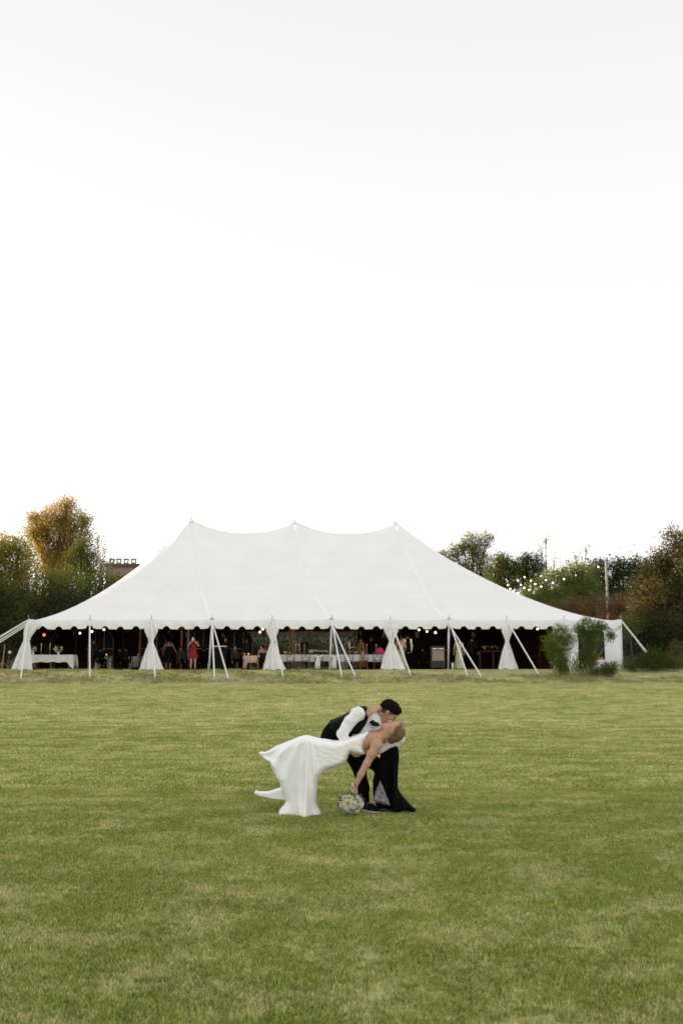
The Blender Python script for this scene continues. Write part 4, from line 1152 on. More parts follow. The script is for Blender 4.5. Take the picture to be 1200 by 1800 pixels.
sash('white bow sash on the chair right behind the white pole', 588, 'cloth')
sash('rose wrap hanging on a chair of the head table', 637, 'panel_wood', False)

# black cabinet with wood panel, DJ booth, posts, ladder, cooler, tripod
x, y, z = FP(766, 51.7); w = .36
cb = empty('black_cabinet', (x, y, z), 'tall black rolling cabinet with a weathered wood panel', 'cabinet')
MB().box((x-w, y-.25, z+.10), (x+w, y+.25, z+1.18)).build('body', M['black'], cb)
MB().box((x-w+.06, y-.28, z+.44), (x+w-.06, y-.251, z+.96)).build('wood_panel', M['panel_wood'], cb)
for k in (-1, 1): MB().box((x+k*.16-.13, y-.275, z+1.02), (x+k*.16+.13, y-.251, z+1.07)).build('handle', M['white'], cb)
for k in range(3): MB().box((x-w+.06, y-.262, z+.16+k*.08), (x+w-.06, y-.251, z+.20+k*.08)).build('grille_slat', M['grey_cloth'], cb)
for sx in (-1, 1):
    for sy in (-1, 1): MB().lathe((x+sx*(w-.08), y+sy*.18, z), [(.03, 0), (.05, .03), (.05, .07), (.03, .10)], 10).build('caster', M['black'], cb)
x, y, z = FP(389, 52.4)
dj = empty('music_booth', (x, y, z), 'black cloth covered booth with a pale top board', 'booth')
MB().box((x-.34, y-.25, z), (x+.34, y+.3, z+1.18)).build('front_panel', M['black_cloth'], dj)
MB().box((x-.36, y-.3, z+1.181), (x+.36, y+.32, z+1.24)).build('top_board', M['white'], dj)
for px, lb in ((371.3, 'short white ground light beside the left pair of straps'), (791.5, 'short white ground light beside the right pair of straps')):
    x, y, z = FP(px, 51.6); p0 = empty('ground_light', (x, y, z), lb, 'light', 'short white ground lights')
    MB().lathe((x, y, z), [(.06, 0), (.06, .3), (.05, .31)], 10).build('body', M['white'], p0, True)
    MB().lathe((x, y, z+.31), [(.055, 0), (.055, .04), (.02, .05)], 10).build('cap', M['alu'], p0)
x, y, z = FP(948.5, 55)
ld = empty('step_ladder', (x, y, z), 'dark red wooden step ladder standing in the right bay', 'ladder')
for sx in (-1, 1):
    MB().tube([(x+sx*.27, y-.35, z), (x+sx*.15, y, z+1.75)], .028, 5).build('front_rail', M['red_wood'], ld)
    MB().tube([(x+sx*.25, y+.45, z), (x+sx*.15, y+.03, z+1.72)], .022, 5).build('rear_rail', M['red_wood'], ld)
for k in range(6):
    t = (k+.6)/6.4; hw = .27-.12*t; yy = y-.35*(1-t); MB().box((x-hw, yy-.05, z+1.75*t-.015), (x+hw, yy+.05, z+1.75*t+.015)).build('step', M['red_wood'], ld)
MB().box((x-.2, y-.08, z+1.75), (x+.2, y+.12, z+1.79)).build('top_step', M['red_wood'], ld)
x, y, z = FP(970, 53.5)
co = empty('cooler', (x, y, z), 'grey cooler box on the ground behind the left willowy shrub', 'box')
MB().box((x-.28, y-.18, z), (x+.28, y+.18, z+.30)).build('body', M['alu'], co); MB().box((x-.3, y-.2, z+.301), (x+.3, y+.2, z+.37)).build('lid', M['white'], co)
x, y, z = FP(15, 51.0)
tr = empty('light_stand', (x, y, z), 'slim tripod stand left of the tent corner', 'stand')
MB().tube([(x, y, z), (x+.08, y, z+1.3)], .03, 6).build('mast', M['wood_pole'], tr)
for a in (0, 2.1, 4.2): MB().tube([(x+.03, y, z+.45), (x+.36*math.cos(a), y+.36*math.sin(a), z+.01)], .014, 5).build('leg', M['alu'], tr)
x, y, z = FP(27, 53)
w2 = empty('path_light', (x, y, z), 'small lamp with round white head left of the tent corner', 'light')
MB().tube([(x, y, z), (x, y, z+.85)], .018, 6).build('stem', M['black'], w2); MB().ball((x, y, z+.92), .085, 9).build('head', M['white'], w2, True)
for px, lb in ((176, 'dark wooden chair beside the dim table near the second pole'), (206, 'dark wooden chair right of the dim table near the second pole'), (232, 'dark wooden chair left of the second curtain'), (424, 'dark wooden chair left of the small side table'), (290, 'dark wooden chair behind the woman in black')):
    o = copy_tree(ch0); x, y, z = FP(px, 57.2 if px < 300 else 54.9); o.location = (x, y, z); o.rotation_euler = (0, 0, R(px*7 % 90-45)); tag(o, lb, 'chair', 'wooden chairs deeper in the tent')

# ------------------------------------------------------------------ guests
def guest(label, px, Y, H=1.68, rz=0.0, outfit='dress', col='black_cloth', arms=None, hair='hair_brown', skin='skin2', seated=False, long_hair=False, vest=None, length=.35, group='guests under the tent', h=.02, dz=0.0):
    """local frame: faces -Y, feet at z=0"""
    s = H/1.7; x, y, z = FP(px, Y)
    hp = .93*s if not seated else .50*s
    up = hp - .93*s
    A = arms or {}
    sh = {-1: (-.18*s, 0, 1.40*s+up), 1: (.18*s, 0, 1.40*s+up)}
    el, ha = {}, {}
    for k, nm in ((-1, 'L'), (1, 'R')):
        e, d = A.get(nm, ((k*.25, .02, 1.12), (k*.27, -.06, .87)))
        el[k] = (e[0]*s, e[1]*s, e[2]*s+up); ha[k] = (d[0]*s, d[1]*s, d[2]*s+up)
    if seated: knees = {k: (k*.11*s, -.42*s, .50*s) for k in (-1, 1)}; feet = {k: (k*.12*s, -.40*s, .07) for k in (-1, 1)}
    else: knees = {k: (k*.10*s, -.02, .48*s) for k in (-1, 1)}; feet = {k: (k*.11*s, .0, .07) for k in (-1, 1)}
    lo, hi = (-.62, -.75, -.03), (.62, .5, 1.9*s)
    f = Field(lo, hi, h)
    f.chain([(0, 0, hp), (0, .01, hp+.22*s), (0, .01, hp+.40*s), (0, .01, hp+.50*s)], [.12*s, .10*s, .115*s, .07*s], .05)
    for k in (-1, 1):
        f.cap((k*.07*s, .01, hp+.42*s), sh[k], .08*s, .058*s, .04)
        f.chain([sh[k], el[k], ha[k]], [.052*s, .04*s, .028*s], .02)
        hd = Vector(ha[k]); dr = (hd-Vector(el[k])).normalized(); side = Vector((1, 0, 0)) if abs(dr.x) < .8 else Vector((0, 1, 0))
        f.cap(hd, hd+dr*.07*s, .028*s, .026*s, .02)
        for q in range(4): b0 = hd+dr*.07*s+side*(q-1.5)*.018*s; f.cap(b0, b0+dr*(.06-.008*abs(q-1.5))*s+Vector((0, -.012, 0)), .011*s, .009*s, .008)
        f.cap(hd+dr*.02*s, hd+dr*.05*s+side*.04*s*k, .014*s, .010*s, .01)
        f.chain([(k*.08*s, 0, hp-.02), knees[k], feet[k]], [.085*s, .058*s, .04*s], .03)
        f.cap((feet[k][0], feet[k][1]+.03, .045), (feet[k][0], feet[k][1]-.15*s, .035), .04*s, .03*s, .02)
    hc = (0, -.01, 1.575*s+up)
    f.cap((0, .01, hp+.48*s), (hc[0], hc[1]+.01, hc[2]-.06*s), .052*s, .05*s, .02)
    f.ell((0, .0, hc[2]+.02*s), (.075*s, .092*s, .095*s)).ell((0, -.025*s, hc[2]-.05*s), (.055*s, .065*s, .07*s))
    f.ell((0, -.10*s, hc[2]-.02*s), (.013*s, .018*s, .025*s), k=.015)
    for k in (-1, 1): f.ell((k*.077*s, .01, hc[2]-.01*s), (.01, .018*s, .03*s), k=.005)
    root = f.build('person', M[skin], None, (0, 0, 0))
    root.location = (x, y, z+dz); root.rotation_euler = (0, 0, rz)
    tag(root, label, 'person', group)
    def part(name, fl, m):
        V, Q = fl.mesh(1); o = mk(name, V, Q, M[m], None, True); o.parent = root; return o
    g = Field((-.2, -.25, 1.2*s+up), (.2, .25, 1.85*s+up), .014)
    g.ell((0, .015, hc[2]+.035*s), (.086*s, .10*s, .098*s), cut=((0, -.75, -.66), (0, -.045*s, hc[2]+.03*s)))
    if long_hair: g.chain([(0, .07*s, hc[2]+.02), (0, .08*s, hc[2]-.12*s), (0, .09*s, hc[2]-.22*s)], [.07*s, .075*s, .05*s], .04)
    part('hair', g, hair)
    c = Field((-.6, -.7, -.02), (.6, .6, 1.6*s), h)
    if outfit == 'dress':
        c.chain([(0, 0, hp+.05), (0, .0, hp+.2*s), (0, -.01, hp+.36*s)], [.155*s, .125*s, .14*s], .06)
        if seated: c.cap((0, 0, hp), (0, -.40*s, hp+.02), .17*s, .14*s, .05); c.cap((0, -.42*s, hp), (0, -.42*s, .2), .15*s, .13*s, .04)
        else:
            zb = length*s
            def skirt(X, Yy, Z):
                t = np.clip((hp+.05-Z)/(hp+.05-zb), 0, 1); a = np.arctan2(Yy, X)
                rr = (.165+.10*t)*s*(1+.05*t*np.sin(9*a)+.04*t*np.sin(14*a+1))
                d = np.sqrt(X*X+(Yy*1.15)**2)-rr
                return np.maximum(np.maximum(d, zb-Z), Z-hp-.08)
            c.op(skirt, (-.4, -.4, zb-.05), (.4, .4, hp+.15), .04)
        part('dress', c, col)
    else:
        c.chain([(0, .0, hp-.02), (0, .01, hp+.22*s), (0, .01, hp+.40*s)], [.15*s, .13*s, .145*s], .05)
        for k in (-1, 1):
            c.cap((k*.06*s, .01, hp+.41*s), sh[k], .11*s, .078*s, .04)
            c.chain([sh[k], el[k], tuple(Vector(el[k]).lerp(Vector(ha[k]), .93))], [.072*s, .055*s, .042*s], .02)
        part('shirt' if col == 'shirt' else 'jacket', c, col)
        if vest:
            w = Field((-.3, -.3, hp-.15), (.3, .3, hp+.6*s), h)
            w.chain([(0, .0, hp), (0, .01, hp+.22*s), (0, .015, hp+.41*s)], [.165*s, .145*s, .155*s], .05)
            for k in (-1, 1): w.cap((k*.07*s, .01, hp+.44*s), (k*.10*s, .01, hp+.47*s), .10*s, .08*s, .03)
            part('vest', w, vest)
        t = Field((-.35, -.7, -.02), (.35, .35, hp+.2), h)
        t.cap((-.06*s, 0, hp), (.06*s, 0, hp), .13*s, .13*s, .03)
        for k in (-1, 1): t.chain([(k*.08*s, 0, hp-.02), knees[k], (feet[k][0], feet[k][1], .09)], [.11*s, .08*s, .065*s], .03)
        part('trousers', t, 'suit')
    sf = Field((-.3, -.8, -.02), (.3, .3, .2), h)
    for k in (-1, 1): sf.cap((feet[k][0], feet[k][1]+.04, .05), (feet[k][0], feet[k][1]-.17*s, .045), .052*s, .04*s, .02)
    part('shoes', sf, 'black')
    return root
UPP = {'L': ((-.27, -.12, 1.22), (-.055, -.24, 1.50)), 'R': ((.27, -.12, 1.22), (.055, -.24, 1.50))}
g = guest('woman in a knee-length red dress holding up a phone before her face', 344, 51.7, 1.70, R(4), 'dress', 'red_dress', UPP, 'hair_brown', 'skin', length=.62, h=.015)
gx, gy, gz = FP(344, 51.7)
ph = MB().box((gx-.04, gy-.33, gz+1.50), (gx+.04, gy-.31, gz+1.66)).build('phone', M['white'], None, False, (gx, gy-.32, gz+1.58))
MB().box((gx-.032, gy-.332, gz+1.615), (gx-.002, gy-.3301, gz+1.65)).build('camera_bump', M['black'], ph)
tag(ph, 'white phone held up by the woman in the red dress', 'phone')
guest('woman in a black dress with bare arms held out from her sides', 301.5, 54, 1.66, R(175), 'dress', 'black_cloth', {'L': ((-.30, .0, 1.16), (-.42, -.05, .93)), 'R': ((.30, 0, 1.16), (.36, -.1, .92))}, 'hair_black', 'skin2', length=.40)
guest('seated guest in olive clothes left of the woman in red', 322, 53.6, 1.70, R(150), 'suit', 'olive', None, 'hair_brown', 'skin2', seated=True)
guest('man in dark clothes standing behind the music booth', 399, 54.6, 1.74, R(-10), 'suit', 'black_cloth', {'L': ((-.27, -.1, 1.15), (-.18, -.3, 1.12)), 'R': ((.27, -.1, 1.15), (.18, -.3, 1.12))}, 'hair_black', 'skin2', vest=None)
guest('seated guest in dark grey right of the music booth', 415, 53.6, 1.70, R(60), 'suit', 'grey_cloth', None, 'hair_brown', 'skin', seated=True)
guest('guest in black sitting close beside the third curtain', 464, 52.4, 1.72, R(200), 'dress', 'black_cloth', None, 'hair_black', 'skin2', seated=True)
guest('waiter in white shirt and black vest working behind the head table', 615, 56, 1.80, R(65), 'suit', 'shirt', {'L': ((-.22, -.05, 1.12), (-.16, -.33, 1.14)), 'R': ((.22, -.05, 1.12), (.16, -.33, 1.14))}, 'hair_black', 'skin2', vest='vest')
guest('woman in a mustard dress standing behind the head table', 633.5, 55.6, 1.70, R(-50), 'dress', 'yellow_dress', None, 'hair_brown', 'skin', long_hair=True, length=.1)
guest('man in black standing behind the right half of the head table', 651, 57, 1.84, R(10), 'suit', 'black_cloth', None, 'hair_black', 'skin2')
guest('woman in a long sage strapless dress seen from behind, beside the fourth curtain', 703, 52.3, 1.68, R(172), 'dress', 'sage', {'L': ((-.25, .03, 1.12), (-.18, -.2, .98)), 'R': ((.25, .03, 1.12), (.2, -.2, .98))}, 'hair_brown', 'skin', long_hair=False, length=.03, h=.015)
guest('man in a white shirt with black vest straps facing the woman in sage', 713.5, 53.0, 1.84, R(-150), 'suit', 'shirt', None, 'hair_black', 'skin2', vest='vest')
guest('woman in a long sage dress behind the right pair of straps', 803, 52.2, 1.62, R(178), 'dress', 'sage', None, 'hair_brown', 'skin', length=.03, h=.015)
guest('man in dark clothes right of the woman in sage behind the straps', 826, 54, 1.74, R(160), 'suit', 'black_cloth', None, 'hair_black', 'skin')
for px, Y, lb, rz in ((183, 56.6, 'dark seated guest just right of the second pole', 160), (216, 57.2, 'dark seated guest between the dim table and the second curtain', 120), (228, 55.6, 'dark seated guest nearest the second curtain', 200),
                      (284, 57, 'dark seated guest just right of the second curtain', 190), (362, 57, 'dark seated guest behind the left pair of straps', 170), (740, 57.5, 'dark seated guest left of the black cabinet', 150), (779, 57, 'dark seated guest just right of the black cabinet', 200)):
    guest(lb, px, Y, 1.7, R(rz), 'suit', 'black_cloth', None, 'hair_black', 'skin2', seated=True, h=.025)
for px, Y, lb, rz, H in ((171, 58, 'dark standing guest far back near the second pole', 20, 1.72), (436, 58.5, 'dark standing guest far back under the two bulbs', 30, 1.78), (536, 58, 'dark standing guest behind the candles of the head table', 10, 1.8)):
    guest(lb, px, Y, H, R(rz), 'suit', 'grey_cloth', None, 'hair_black', 'skin2', h=.025)

# ------------------------------------------------------------------ the couple
Y0 = 10.95
S_ = Y0/F_PX*1.012
def C(px, py, dy=0.0):
    w = W(px, py, Y0+dy); return (w.x, w.y, w.z)
def Q(pts, dy):
    return [(W(a, b, Y0+dy).x, W(a, b, Y0+dy).z) for a, b in pts]
def head_axes(fwd, up):
    f = Vector((fwd[0], fwd[2] if len(fwd) > 2 else 0, -fwd[1])).normalized()
    u = Vector((up[0], up[2] if len(up) > 2 else 0, -up[1])); u = (u - f*u.dot(f)).normalized()
    return f, u, f.cross(u)
class Head:
    def __init__(s, c, fwd, up, sc=1.0):
        s.c = Vector(c); s.f, s.u, s.s = head_axes(fwd, up); s.k = sc
        s.ax = [tuple(s.f), tuple(s.s), tuple(s.u)]
    def p(s, f, d, u): return tuple(s.c + (s.f*f + s.s*d + s.u*u)*s.k)
    def r(s, a, b, c): return (a*s.k, b*s.k, c*s.k)
    def skin(s, F):
        F.ell(s.p(-.012, 0, .030), s.r(.094, .074, .086), s.ax, .01)
        F.ell(s.p(.026, 0, -.030), s.r(.062, .056, .078), s.ax, .03)
        F.ell(s.p(.040, 0, -.075), s.r(.040, .042, .034), s.ax, .03)
        F.ell(s.p(.070, 0, -.100), s.r(.020, .022, .018), s.ax, .02)
        F.ell(s.p(.072, 0, .030), s.r(.020, .050, .016), s.ax, .02)
        F.chain([s.p(.082, 0, .014), s.p(.100, 0, -.010), s.p(.108, 0, -.026)], [.008*s.k, .0095*s.k, .0125*s.k], .010)
        for k in (-1, 1):
            F.ell(s.p(.098, k*.011, -.030), s.r(.010, .008, .008), s.ax, .008)
            F.ell(s.p(.085, k*.031, .006), s.r(.012, .017, .010), s.ax, 0, sub=True)
            F.ell(s.p(.072, k*.031, .006), s.r(.014, .015, .013), s.ax, .004)
            F.ell(s.p(.055, k*.045, -.022), s.r(.022, .018, .018), s.ax, .02)
            F.ell(s.p(-.010, k*.076, -.004), s.r(.018, .009, .030), s.ax, .006)
            F.ell(s.p(-.006, k*.086, -.002), s.r(.009, .007, .018), s.ax, 0, sub=True)
        F.ell(s.p(.092, 0, -.054), s.r(.011, .020, .007), s.ax, .008)
        F.ell(s.p(.088, 0, -.068), s.r(.011, .018, .008), s.ax, .008)
    def face_parts(s, root, lipm, browm):
        b = Field(np.array(s.p(.09, 0, -.06))-.05, np.array(s.p(.09, 0, -.06))+.05, .004)
        b.ell(s.p(.0945, 0, -.0545), s.r(.0105, .020, .0055), s.ax, .003); b.ell(s.p(.0905, 0, -.067), s.r(.0105, .018, .0065), s.ax, .003)
        b.build('lips', lipm, root)
        for k in (-1, 1):
            MB().tube([s.p(.080, k*.014, .026), s.p(.087, k*.028, .032), s.p(.074, k*.046, .027)], [.003*s.k, .0042*s.k, .002*s.k], 5).build('eyebrow', browm, root, True)
            MB().tube([s.p(.081, k*.018, .001), s.p(.0865, k*.031, -.002), s.p(.079, k*.043, .001)], .0022*s.k, 5).build('eyelash', M['brow'], root, True)

def hand(F, wrist, d, nrm, thumb, L=.18, curl=.5, spread=1.0):
    """palm + 4 bent fingers + thumb; d = pointing direction, nrm = palm normal (fingers curl towards it), thumb = side of the thumb"""
    w = Vector(wrist); d = Vector(d).normalized(); n = Vector(nrm); n = (n-d*n.dot(d)).normalized(); t = Vector(thumb); t = (t-d*t.dot(d)-n*t.dot(n)).normalized()
    pl = L*.50
    for q in (-1.2, -.4, .4, 1.2): F.cap(w+t*q*.010, w+d*pl+t*q*.0165*spread, .017, .0125, .012)
    for i, (q, ln) in enumerate(((1.35, .36), (.45, .41), (-.45, .38), (-1.35, .29))):
        a = w+d*pl*.95+t*q*.0165*spread; c = curl*(1+.08*i)
        d1 = (d*math.cos(c)+n*math.sin(c)+t*q*.05*spread).normalized(); d2 = (d*math.cos(c*2.1)+n*math.sin(c*2.1)).normalized()
        b = a+d1*L*ln*.52; F.chain([a, b, b+d2*L*ln*.50], [.0098, .0088, .0068], .004)
    a = w+d*.025+t*.018; b = a+(d*.65+t*.7+n*.25).normalized()*.042
    F.chain([a, b, b+(d*.9+t*.25+n*.3).normalized()*.038], [.014, .0105, .0078], .006)

# ---- groom
GD = .12
gh = Head(C(681.5, 1252.5, GD), (.70, .73), (.68, -.70), 1.10)
G0 = C(640, 1425, GD); G0 = (G0[0], G0[1], 0.0)
f = Field(C(555, 1432, -.35)[0:1] + (Y0-.38,) + (-.02,), (C(735, 1300)[0], Y0+.55, 1.30), .0055)
gh.skin(f)
neckb = C(653, 1262, GD)
f.chain([C(657, 1260, GD), gh.p(-.045, 0, -.045)], [.068, .060], .03)
f.chain([C(664, 1266, GD), gh.p(-.0, 0, -.05)], [.055, .050], .03)
f.chain([C(588, 1298, GD), C(606, 1281, GD), C(630, 1268, GD), C(648, 1262, GD)], [.105, .10, .115, .075], .05)
f.chain([C(636, 1262, GD-.02), C(628.5, 1255.5, -.09), C(600, 1290, -.15), C(614, 1319, -.19)], [.06, .050, .042, .030], .02)     # near arm
f.chain([C(646, 1266, GD), C(656, 1270, .30), C(703, 1298, .12), C(645, 1322, .03)], [.09, .055, .042, .030], .02)       # far arm
hand(f, C(614, 1320, -.19), (.55, .35, -.5), (.2, -.1, .9), (-.6, -.2, -.5), .17, .55)
hand(f, C(645, 1322, .03), (-.9, -.1, -.1), (0, -.2, 1), (0, -1, 0), .17, .4)
f.chain([C(592, 1303, GD), C(631, 1350, GD+.02), C(639, 1412, GD)], [.075, .055, .040], .03)
f.chain([C(597, 1305, GD+.14), C(668, 1347, .22), C(671, 1412, .20)], [.075, .055, .040], .03)
groom = f.build('person', M['skin2'], None, G0); tag(groom, 'groom in white shirt and black vest bending over to kiss the bride', 'person')
gh.face_parts(groom, M['lips'], M['brow'])
hf = Field(np.array(gh.p(0, 0, .04))-.16, np.array(gh.p(0, 0, .04))+.16, .005)
cut1 = (-gh.u*.92 + gh.f*.38, Vector(gh.p(.015, 0, .022)))
hf.ell(gh.p(-.010, 0, .038), gh.r(.104, .082, .093), gh.ax, .004, cut=(tuple(cut1[0]), tuple(cut1[1])))
hf.ell(gh.p(.040, 0, .085), gh.r(.055, .060, .036), gh.ax, .02)
hf.ell(gh.p(-.055, 0, .02), gh.r(.058, .068, .052), gh.ax, .012)
hf.warp(.0030, 150, 5)
hf.build('hair', M['hair_black'], groom)

hf = Field(np.array(gh.p(0, 0, .02))-.16, np.array(gh.p(0, 0, .02))+.16, .005)
hf.ell(gh.p(-.012, 0, .028), gh.r(.0975, .0775, .0895), gh.ax, .004, cut=(tuple(-gh.u*.80 + gh.f*.60), gh.p(.020, 0, .0)))
hf.ell(gh.p(-.040, 0, -.010), gh.r(.060, .066, .052), gh.ax, .01, cut=(tuple(gh.f), gh.p(-.018, 0, 0)))
hf.build('short_hair', M['fade'], groom)

# shirt: torso front, collar and both sleeves
sf = Field((C(575, 1300)[0], Y0-.36, .35), (C(725, 1300)[0], Y0+.55, 1.32), .007)
sf.sheet(Q([(612,1262),(630,1247),(644,1246),(652,1252),(657,1250.5),(662,1256),(668,1267),(669.5,1275),(668,1285),(663,1291),(645,1293),(620,1294),(606,1290)], GD), Y0+GD, .155, .07)
sf.chain([C(654, 1254, GD-.02), C(660, 1264, GD-.03), C(666, 1270, GD-.02)], [.062, .060, .04], .01)
sf.chain([C(634, 1262, 0), C(628.5, 1254.5, -.10), C(615, 1269, -.13), C(601, 1290, -.16), C(611, 1311, -.19)], [.06, .072, .064, .054, .046], .02)
sf.chain([C(646, 1266, .2), C(657, 1271, .30), C(684, 1285, .22), C(701.5, 1297, .12), C(672, 1316, .07), C(648, 1322, .03)], [.08, .072, .062, .060, .056, .044], .02)
sf.chain([C(705, 1291, .10), C(700, 1300, .10)], [.028, .05], .03)
sf.warp(.0035, 55, 2); sf.warp(.0016, 130, 9)
shirt = sf.build('shirt', M['shirt'], groom)
MB().tube([C(609, 1307, -.19), C(613.5, 1315, -.192)], [.049, .047], 14).build('cuff', M['shirt'], shirt, True)
for a, b in (((650, 1268), (656, 1286)),):
    for t in (0.35, .62, .9): MB().ball(C(a[0]+(b[0]-a[0])*t, a[1]+(b[1]-a[1])*t, GD-.165), .006, 6).build('button', M['black'], shirt)
# vest
vf = Field((C(570, 1300)[0], Y0-.20, .70), (C(680, 1300)[0], Y0+.45, 1.32), .007)
VP = [(578.5,1266),(590,1261.5),(601,1257),(614,1250),(626,1243.5),(633,1241),(643,1241.5),(647,1246),(650,1254),(648,1264),(643,1275),(636,1285),(630,1290),(614,1291),(606,1297),(600,1302),(588,1290),(580,1280),(579,1272)]
vf.sheet(Q(VP, GD), Y0+GD-.02, .195, .055)
vf.warp(.0035, 30, 4)
vest = vf.build('vest', M['vest'], groom)
# trousers
tfl = Field((C(555, 1300)[0], Y0-.20, .06), (C(700, 1300)[0], Y0+.50, 1.0), .008)
tfl.sheet(Q([(562.5,1296),(565,1289),(569,1280),(577,1270),(592,1266),(612,1272),(622,1290),(627,1310),(620,1330),(606,1330),(590,1322),(570,1306)], GD), Y0+GD+.02, .165, .09)
tfl.chain([C(600, 1308, GD), C(618, 1326, GD), C(631.5, 1352, GD+.01), C(638, 1385, GD), C(640, 1408, GD)], [.11, .080, .068, .062, .058], .03)
tfl.chain([C(600, 1308, GD+.15), C(640, 1330, .24), C(670, 1350, .22), C(671, 1408, .20)], [.11, .09, .075, .062], .03)
tfl.warp(.005, 26, 6)
tfl.build('trousers', M['suit'], groom)
def shoe(px, py, dy, d, nm='shoe'):
    p = C(px, py, dy); p = Vector((p[0], p[1], .035)); d = Vector(d).normalized(); ff = Field(tuple(p-Vector((.22, .32, .06))), tuple(p+Vector((.22, .32, .16))), .006)
    ff.chain([p+Vector((0, 0, .07)), p+Vector((0, 0, .015)), p+d*.10+Vector((0, 0, .012)), p+d*.20], [.042, .042, .040, .030], .02)
    ff.op(lambda X, Y_, Z: (-.005-Z)*-1 + 0*X + 0*Y_, (0, 0, 0), (0, 0, 0), 0)
    s_ = ff.build(nm, M['vest'], groom)
    so = Field(tuple(p-Vector((.22, .32, .06))), tuple(p+Vector((.22, .32, .10))), .006)
    a = p-d*.045
    def fn(X, Y_, Z):
        e = d*.25; t = np.clip(((X-a.x)*e.x+(Y_-a.y)*e.y)/e.length_squared, 0, 1)
        r2 = np.sqrt((X-a.x-e.x*t)**2+(Y_-a.y-e.y*t)**2) - (.043-.012*t)
        return np.maximum(r2, np.abs(Z-.010)-.009)
    so.op(fn, tuple(p-Vector((.3, .3, .1))), tuple(p+Vector((.3, .3, .1)))); so.build('sole', M['rubber'], s_)
    return s_
s1 = shoe(642, 1415, GD-.02, (.55, -.75, 0)); shoe(668, 1415, .20, (.85, -.3, 0))
for k in range(3):
    p = Vector(C(643, 1415, GD-.02)) + Vector((.55, -.75, 0)).normalized()*(.05+.035*k)
    MB().tube([(p.x-.025, p.y-.02, .078-.008*k), (p.x, p.y-.01, .088-.009*k), (p.x+.03, p.y+.02, .076-.008*k)], .004, 4).build('lace', M['rubber'], s1)
# bow tie
bt = Field((C(640, 1300)[0], Y0-.2, .9), (C(675, 1300)[0], Y0+.1, 1.2), .005)
bt.sheet(Q([(648,1270.5),(647.3,1268.2),(651,1268),(652,1266),(656,1265.2),(660,1268),(664,1268.5),(667,1272),(667.5,1277),(665,1279.5),(661.5,1282),(657,1285),(652,1288),(649,1287.5),(653,1281.5),(655,1277.5),(653,1274.5),(650.5,1273)], -.06), Y0-.095, .045, .02)
bt.warp(.004, 70, 8)
bt.build('bow_tie', M['black_cloth'], groom)

# ---- bride
BD = -.12
bh = Head(C(690.5, 1284.5, BD), (-.16, -1.0, -.05), (1.0, .02), 1.02)
B0 = C(530, 1425, BD); B0 = (B0[0], B0[1], 0.0)
f = Field((C(560, 1300)[0], Y0-.46, .12), (C(725, 1300)[0], Y0+.40, 1.25), .0055)
bh.skin(f)
f.chain([C(668, 1296, BD), C(676, 1291.5, BD), bh.p(-.02, 0, -.05)], [.055, .048, .050], .03)
f.chain([C(597, 1320, BD), C(620, 1309, BD), C(640, 1303, BD), C(655, 1300, BD), C(664, 1298, BD)], [.07, .065, .085, .072, .05], .04)
f.chain([C(655, 1300, BD), C(662, 1308, BD-.12), C(661, 1310, BD-.15)], [.062, .058, .052], .03)
f.chain([C(661.5, 1311, BD-.15), C(653, 1326, BD-.17), C(644, 1343, BD-.18), C(634, 1361, BD-.19), C(626, 1378, BD-.19)], [.053, .045, .038, .034, .025], .02)
f.chain([C(657, 1298, BD), C(668, 1291, BD+.13), C(671, 1290, BD+.17), C(673, 1266, GD+.13), C(668, 1246, GD-.02), C(662.5, 1246, GD-.19)], [.07, .055, .045, .036, .028, .026], .02)
f.chain([C(590, 1325, BD), C(545, 1318, BD), C(540, 1400, BD)], [.12, .06, .04], .03)
hand(f, C(625.5, 1379, BD-.19), (-.22, -.08, -1), (.45, -.2, 0), (-.5, -1, 0), .165, .5)
hand(f, C(662.5, 1246, GD-.20), (-.90, -.32, -.38), (.10, .8, -.5), (.0, .3, 1), .165, .42, 1.25)
bride = f.build('person', M['skin'], None, B0); tag(bride, 'bride in a long white dress dipped backwards with one arm hanging down', 'person')
bh.face_parts(bride, M['lips'], M['brow'])
m, nt, b = new_mat('honey_hair')
tc = N(nt, 'ShaderNodeTexCoord'); mp = N(nt, 'ShaderNodeMapping'); mp.inputs['Rotation'].default_value = (0, R(-62), 0); mp.inputs['Scale'].default_value = (1, 1, .14)
no = N(nt, 'ShaderNodeTexNoise', Scale=130.0, Detail=3.0); cr = N(nt, 'ShaderNodeValToRGB')
nt.links.new(tc.outputs['Object'], mp.inputs[0]); nt.links.new(mp.outputs[0], no.inputs['Vector']); nt.links.new(no.outputs[0], cr.inputs[0])
cr.color_ramp.elements[0].position = .36; cr.color_ramp.elements[0].color = (.09, .052, .028, 1)
cr.color_ramp.elements[1].position = .62; cr.color_ramp.elements[1].color = (.27, .165, .08, 1)
nt.links.new(cr.outputs[0], b.inputs['Base Color']); b.inputs['Roughness'].default_value = .4
bp = N(nt, 'ShaderNodeBump', Strength=.7, Distance=.01); nt.links.new(no.outputs[0], bp.inputs['Height']); nt.links.new(bp.outputs[0], b.inputs['Normal'])
M['honey'] = m
hf = Field(np.array(bh.p(0, 0, .03))-.20, np.array(bh.p(0, 0, .03))+.20, .005)
hf.ell(bh.p(-.018, 0, .034), bh.r(.097, .080, .092), bh.ax, .004, cut=(tuple(-bh.u*.62 + bh.f*.78), bh.p(.028, 0, .050)))
hf.ell(bh.p(-.060, 0, .02), bh.r(.056, .064, .062), bh.ax, .02)
hf.chain([bh.p(-.06, .0, -.01), bh.p(-.095, .01, -.035)], [.05, .038], .03)
for k in (-1, 1): hf.chain([bh.p(.060, k*.035, .100), bh.p(.035, k*.074, .045), bh.p(-.02, k*.082, .0)], [.012, .014, .018], .015)
hf.warp(.0025, 110, 5)
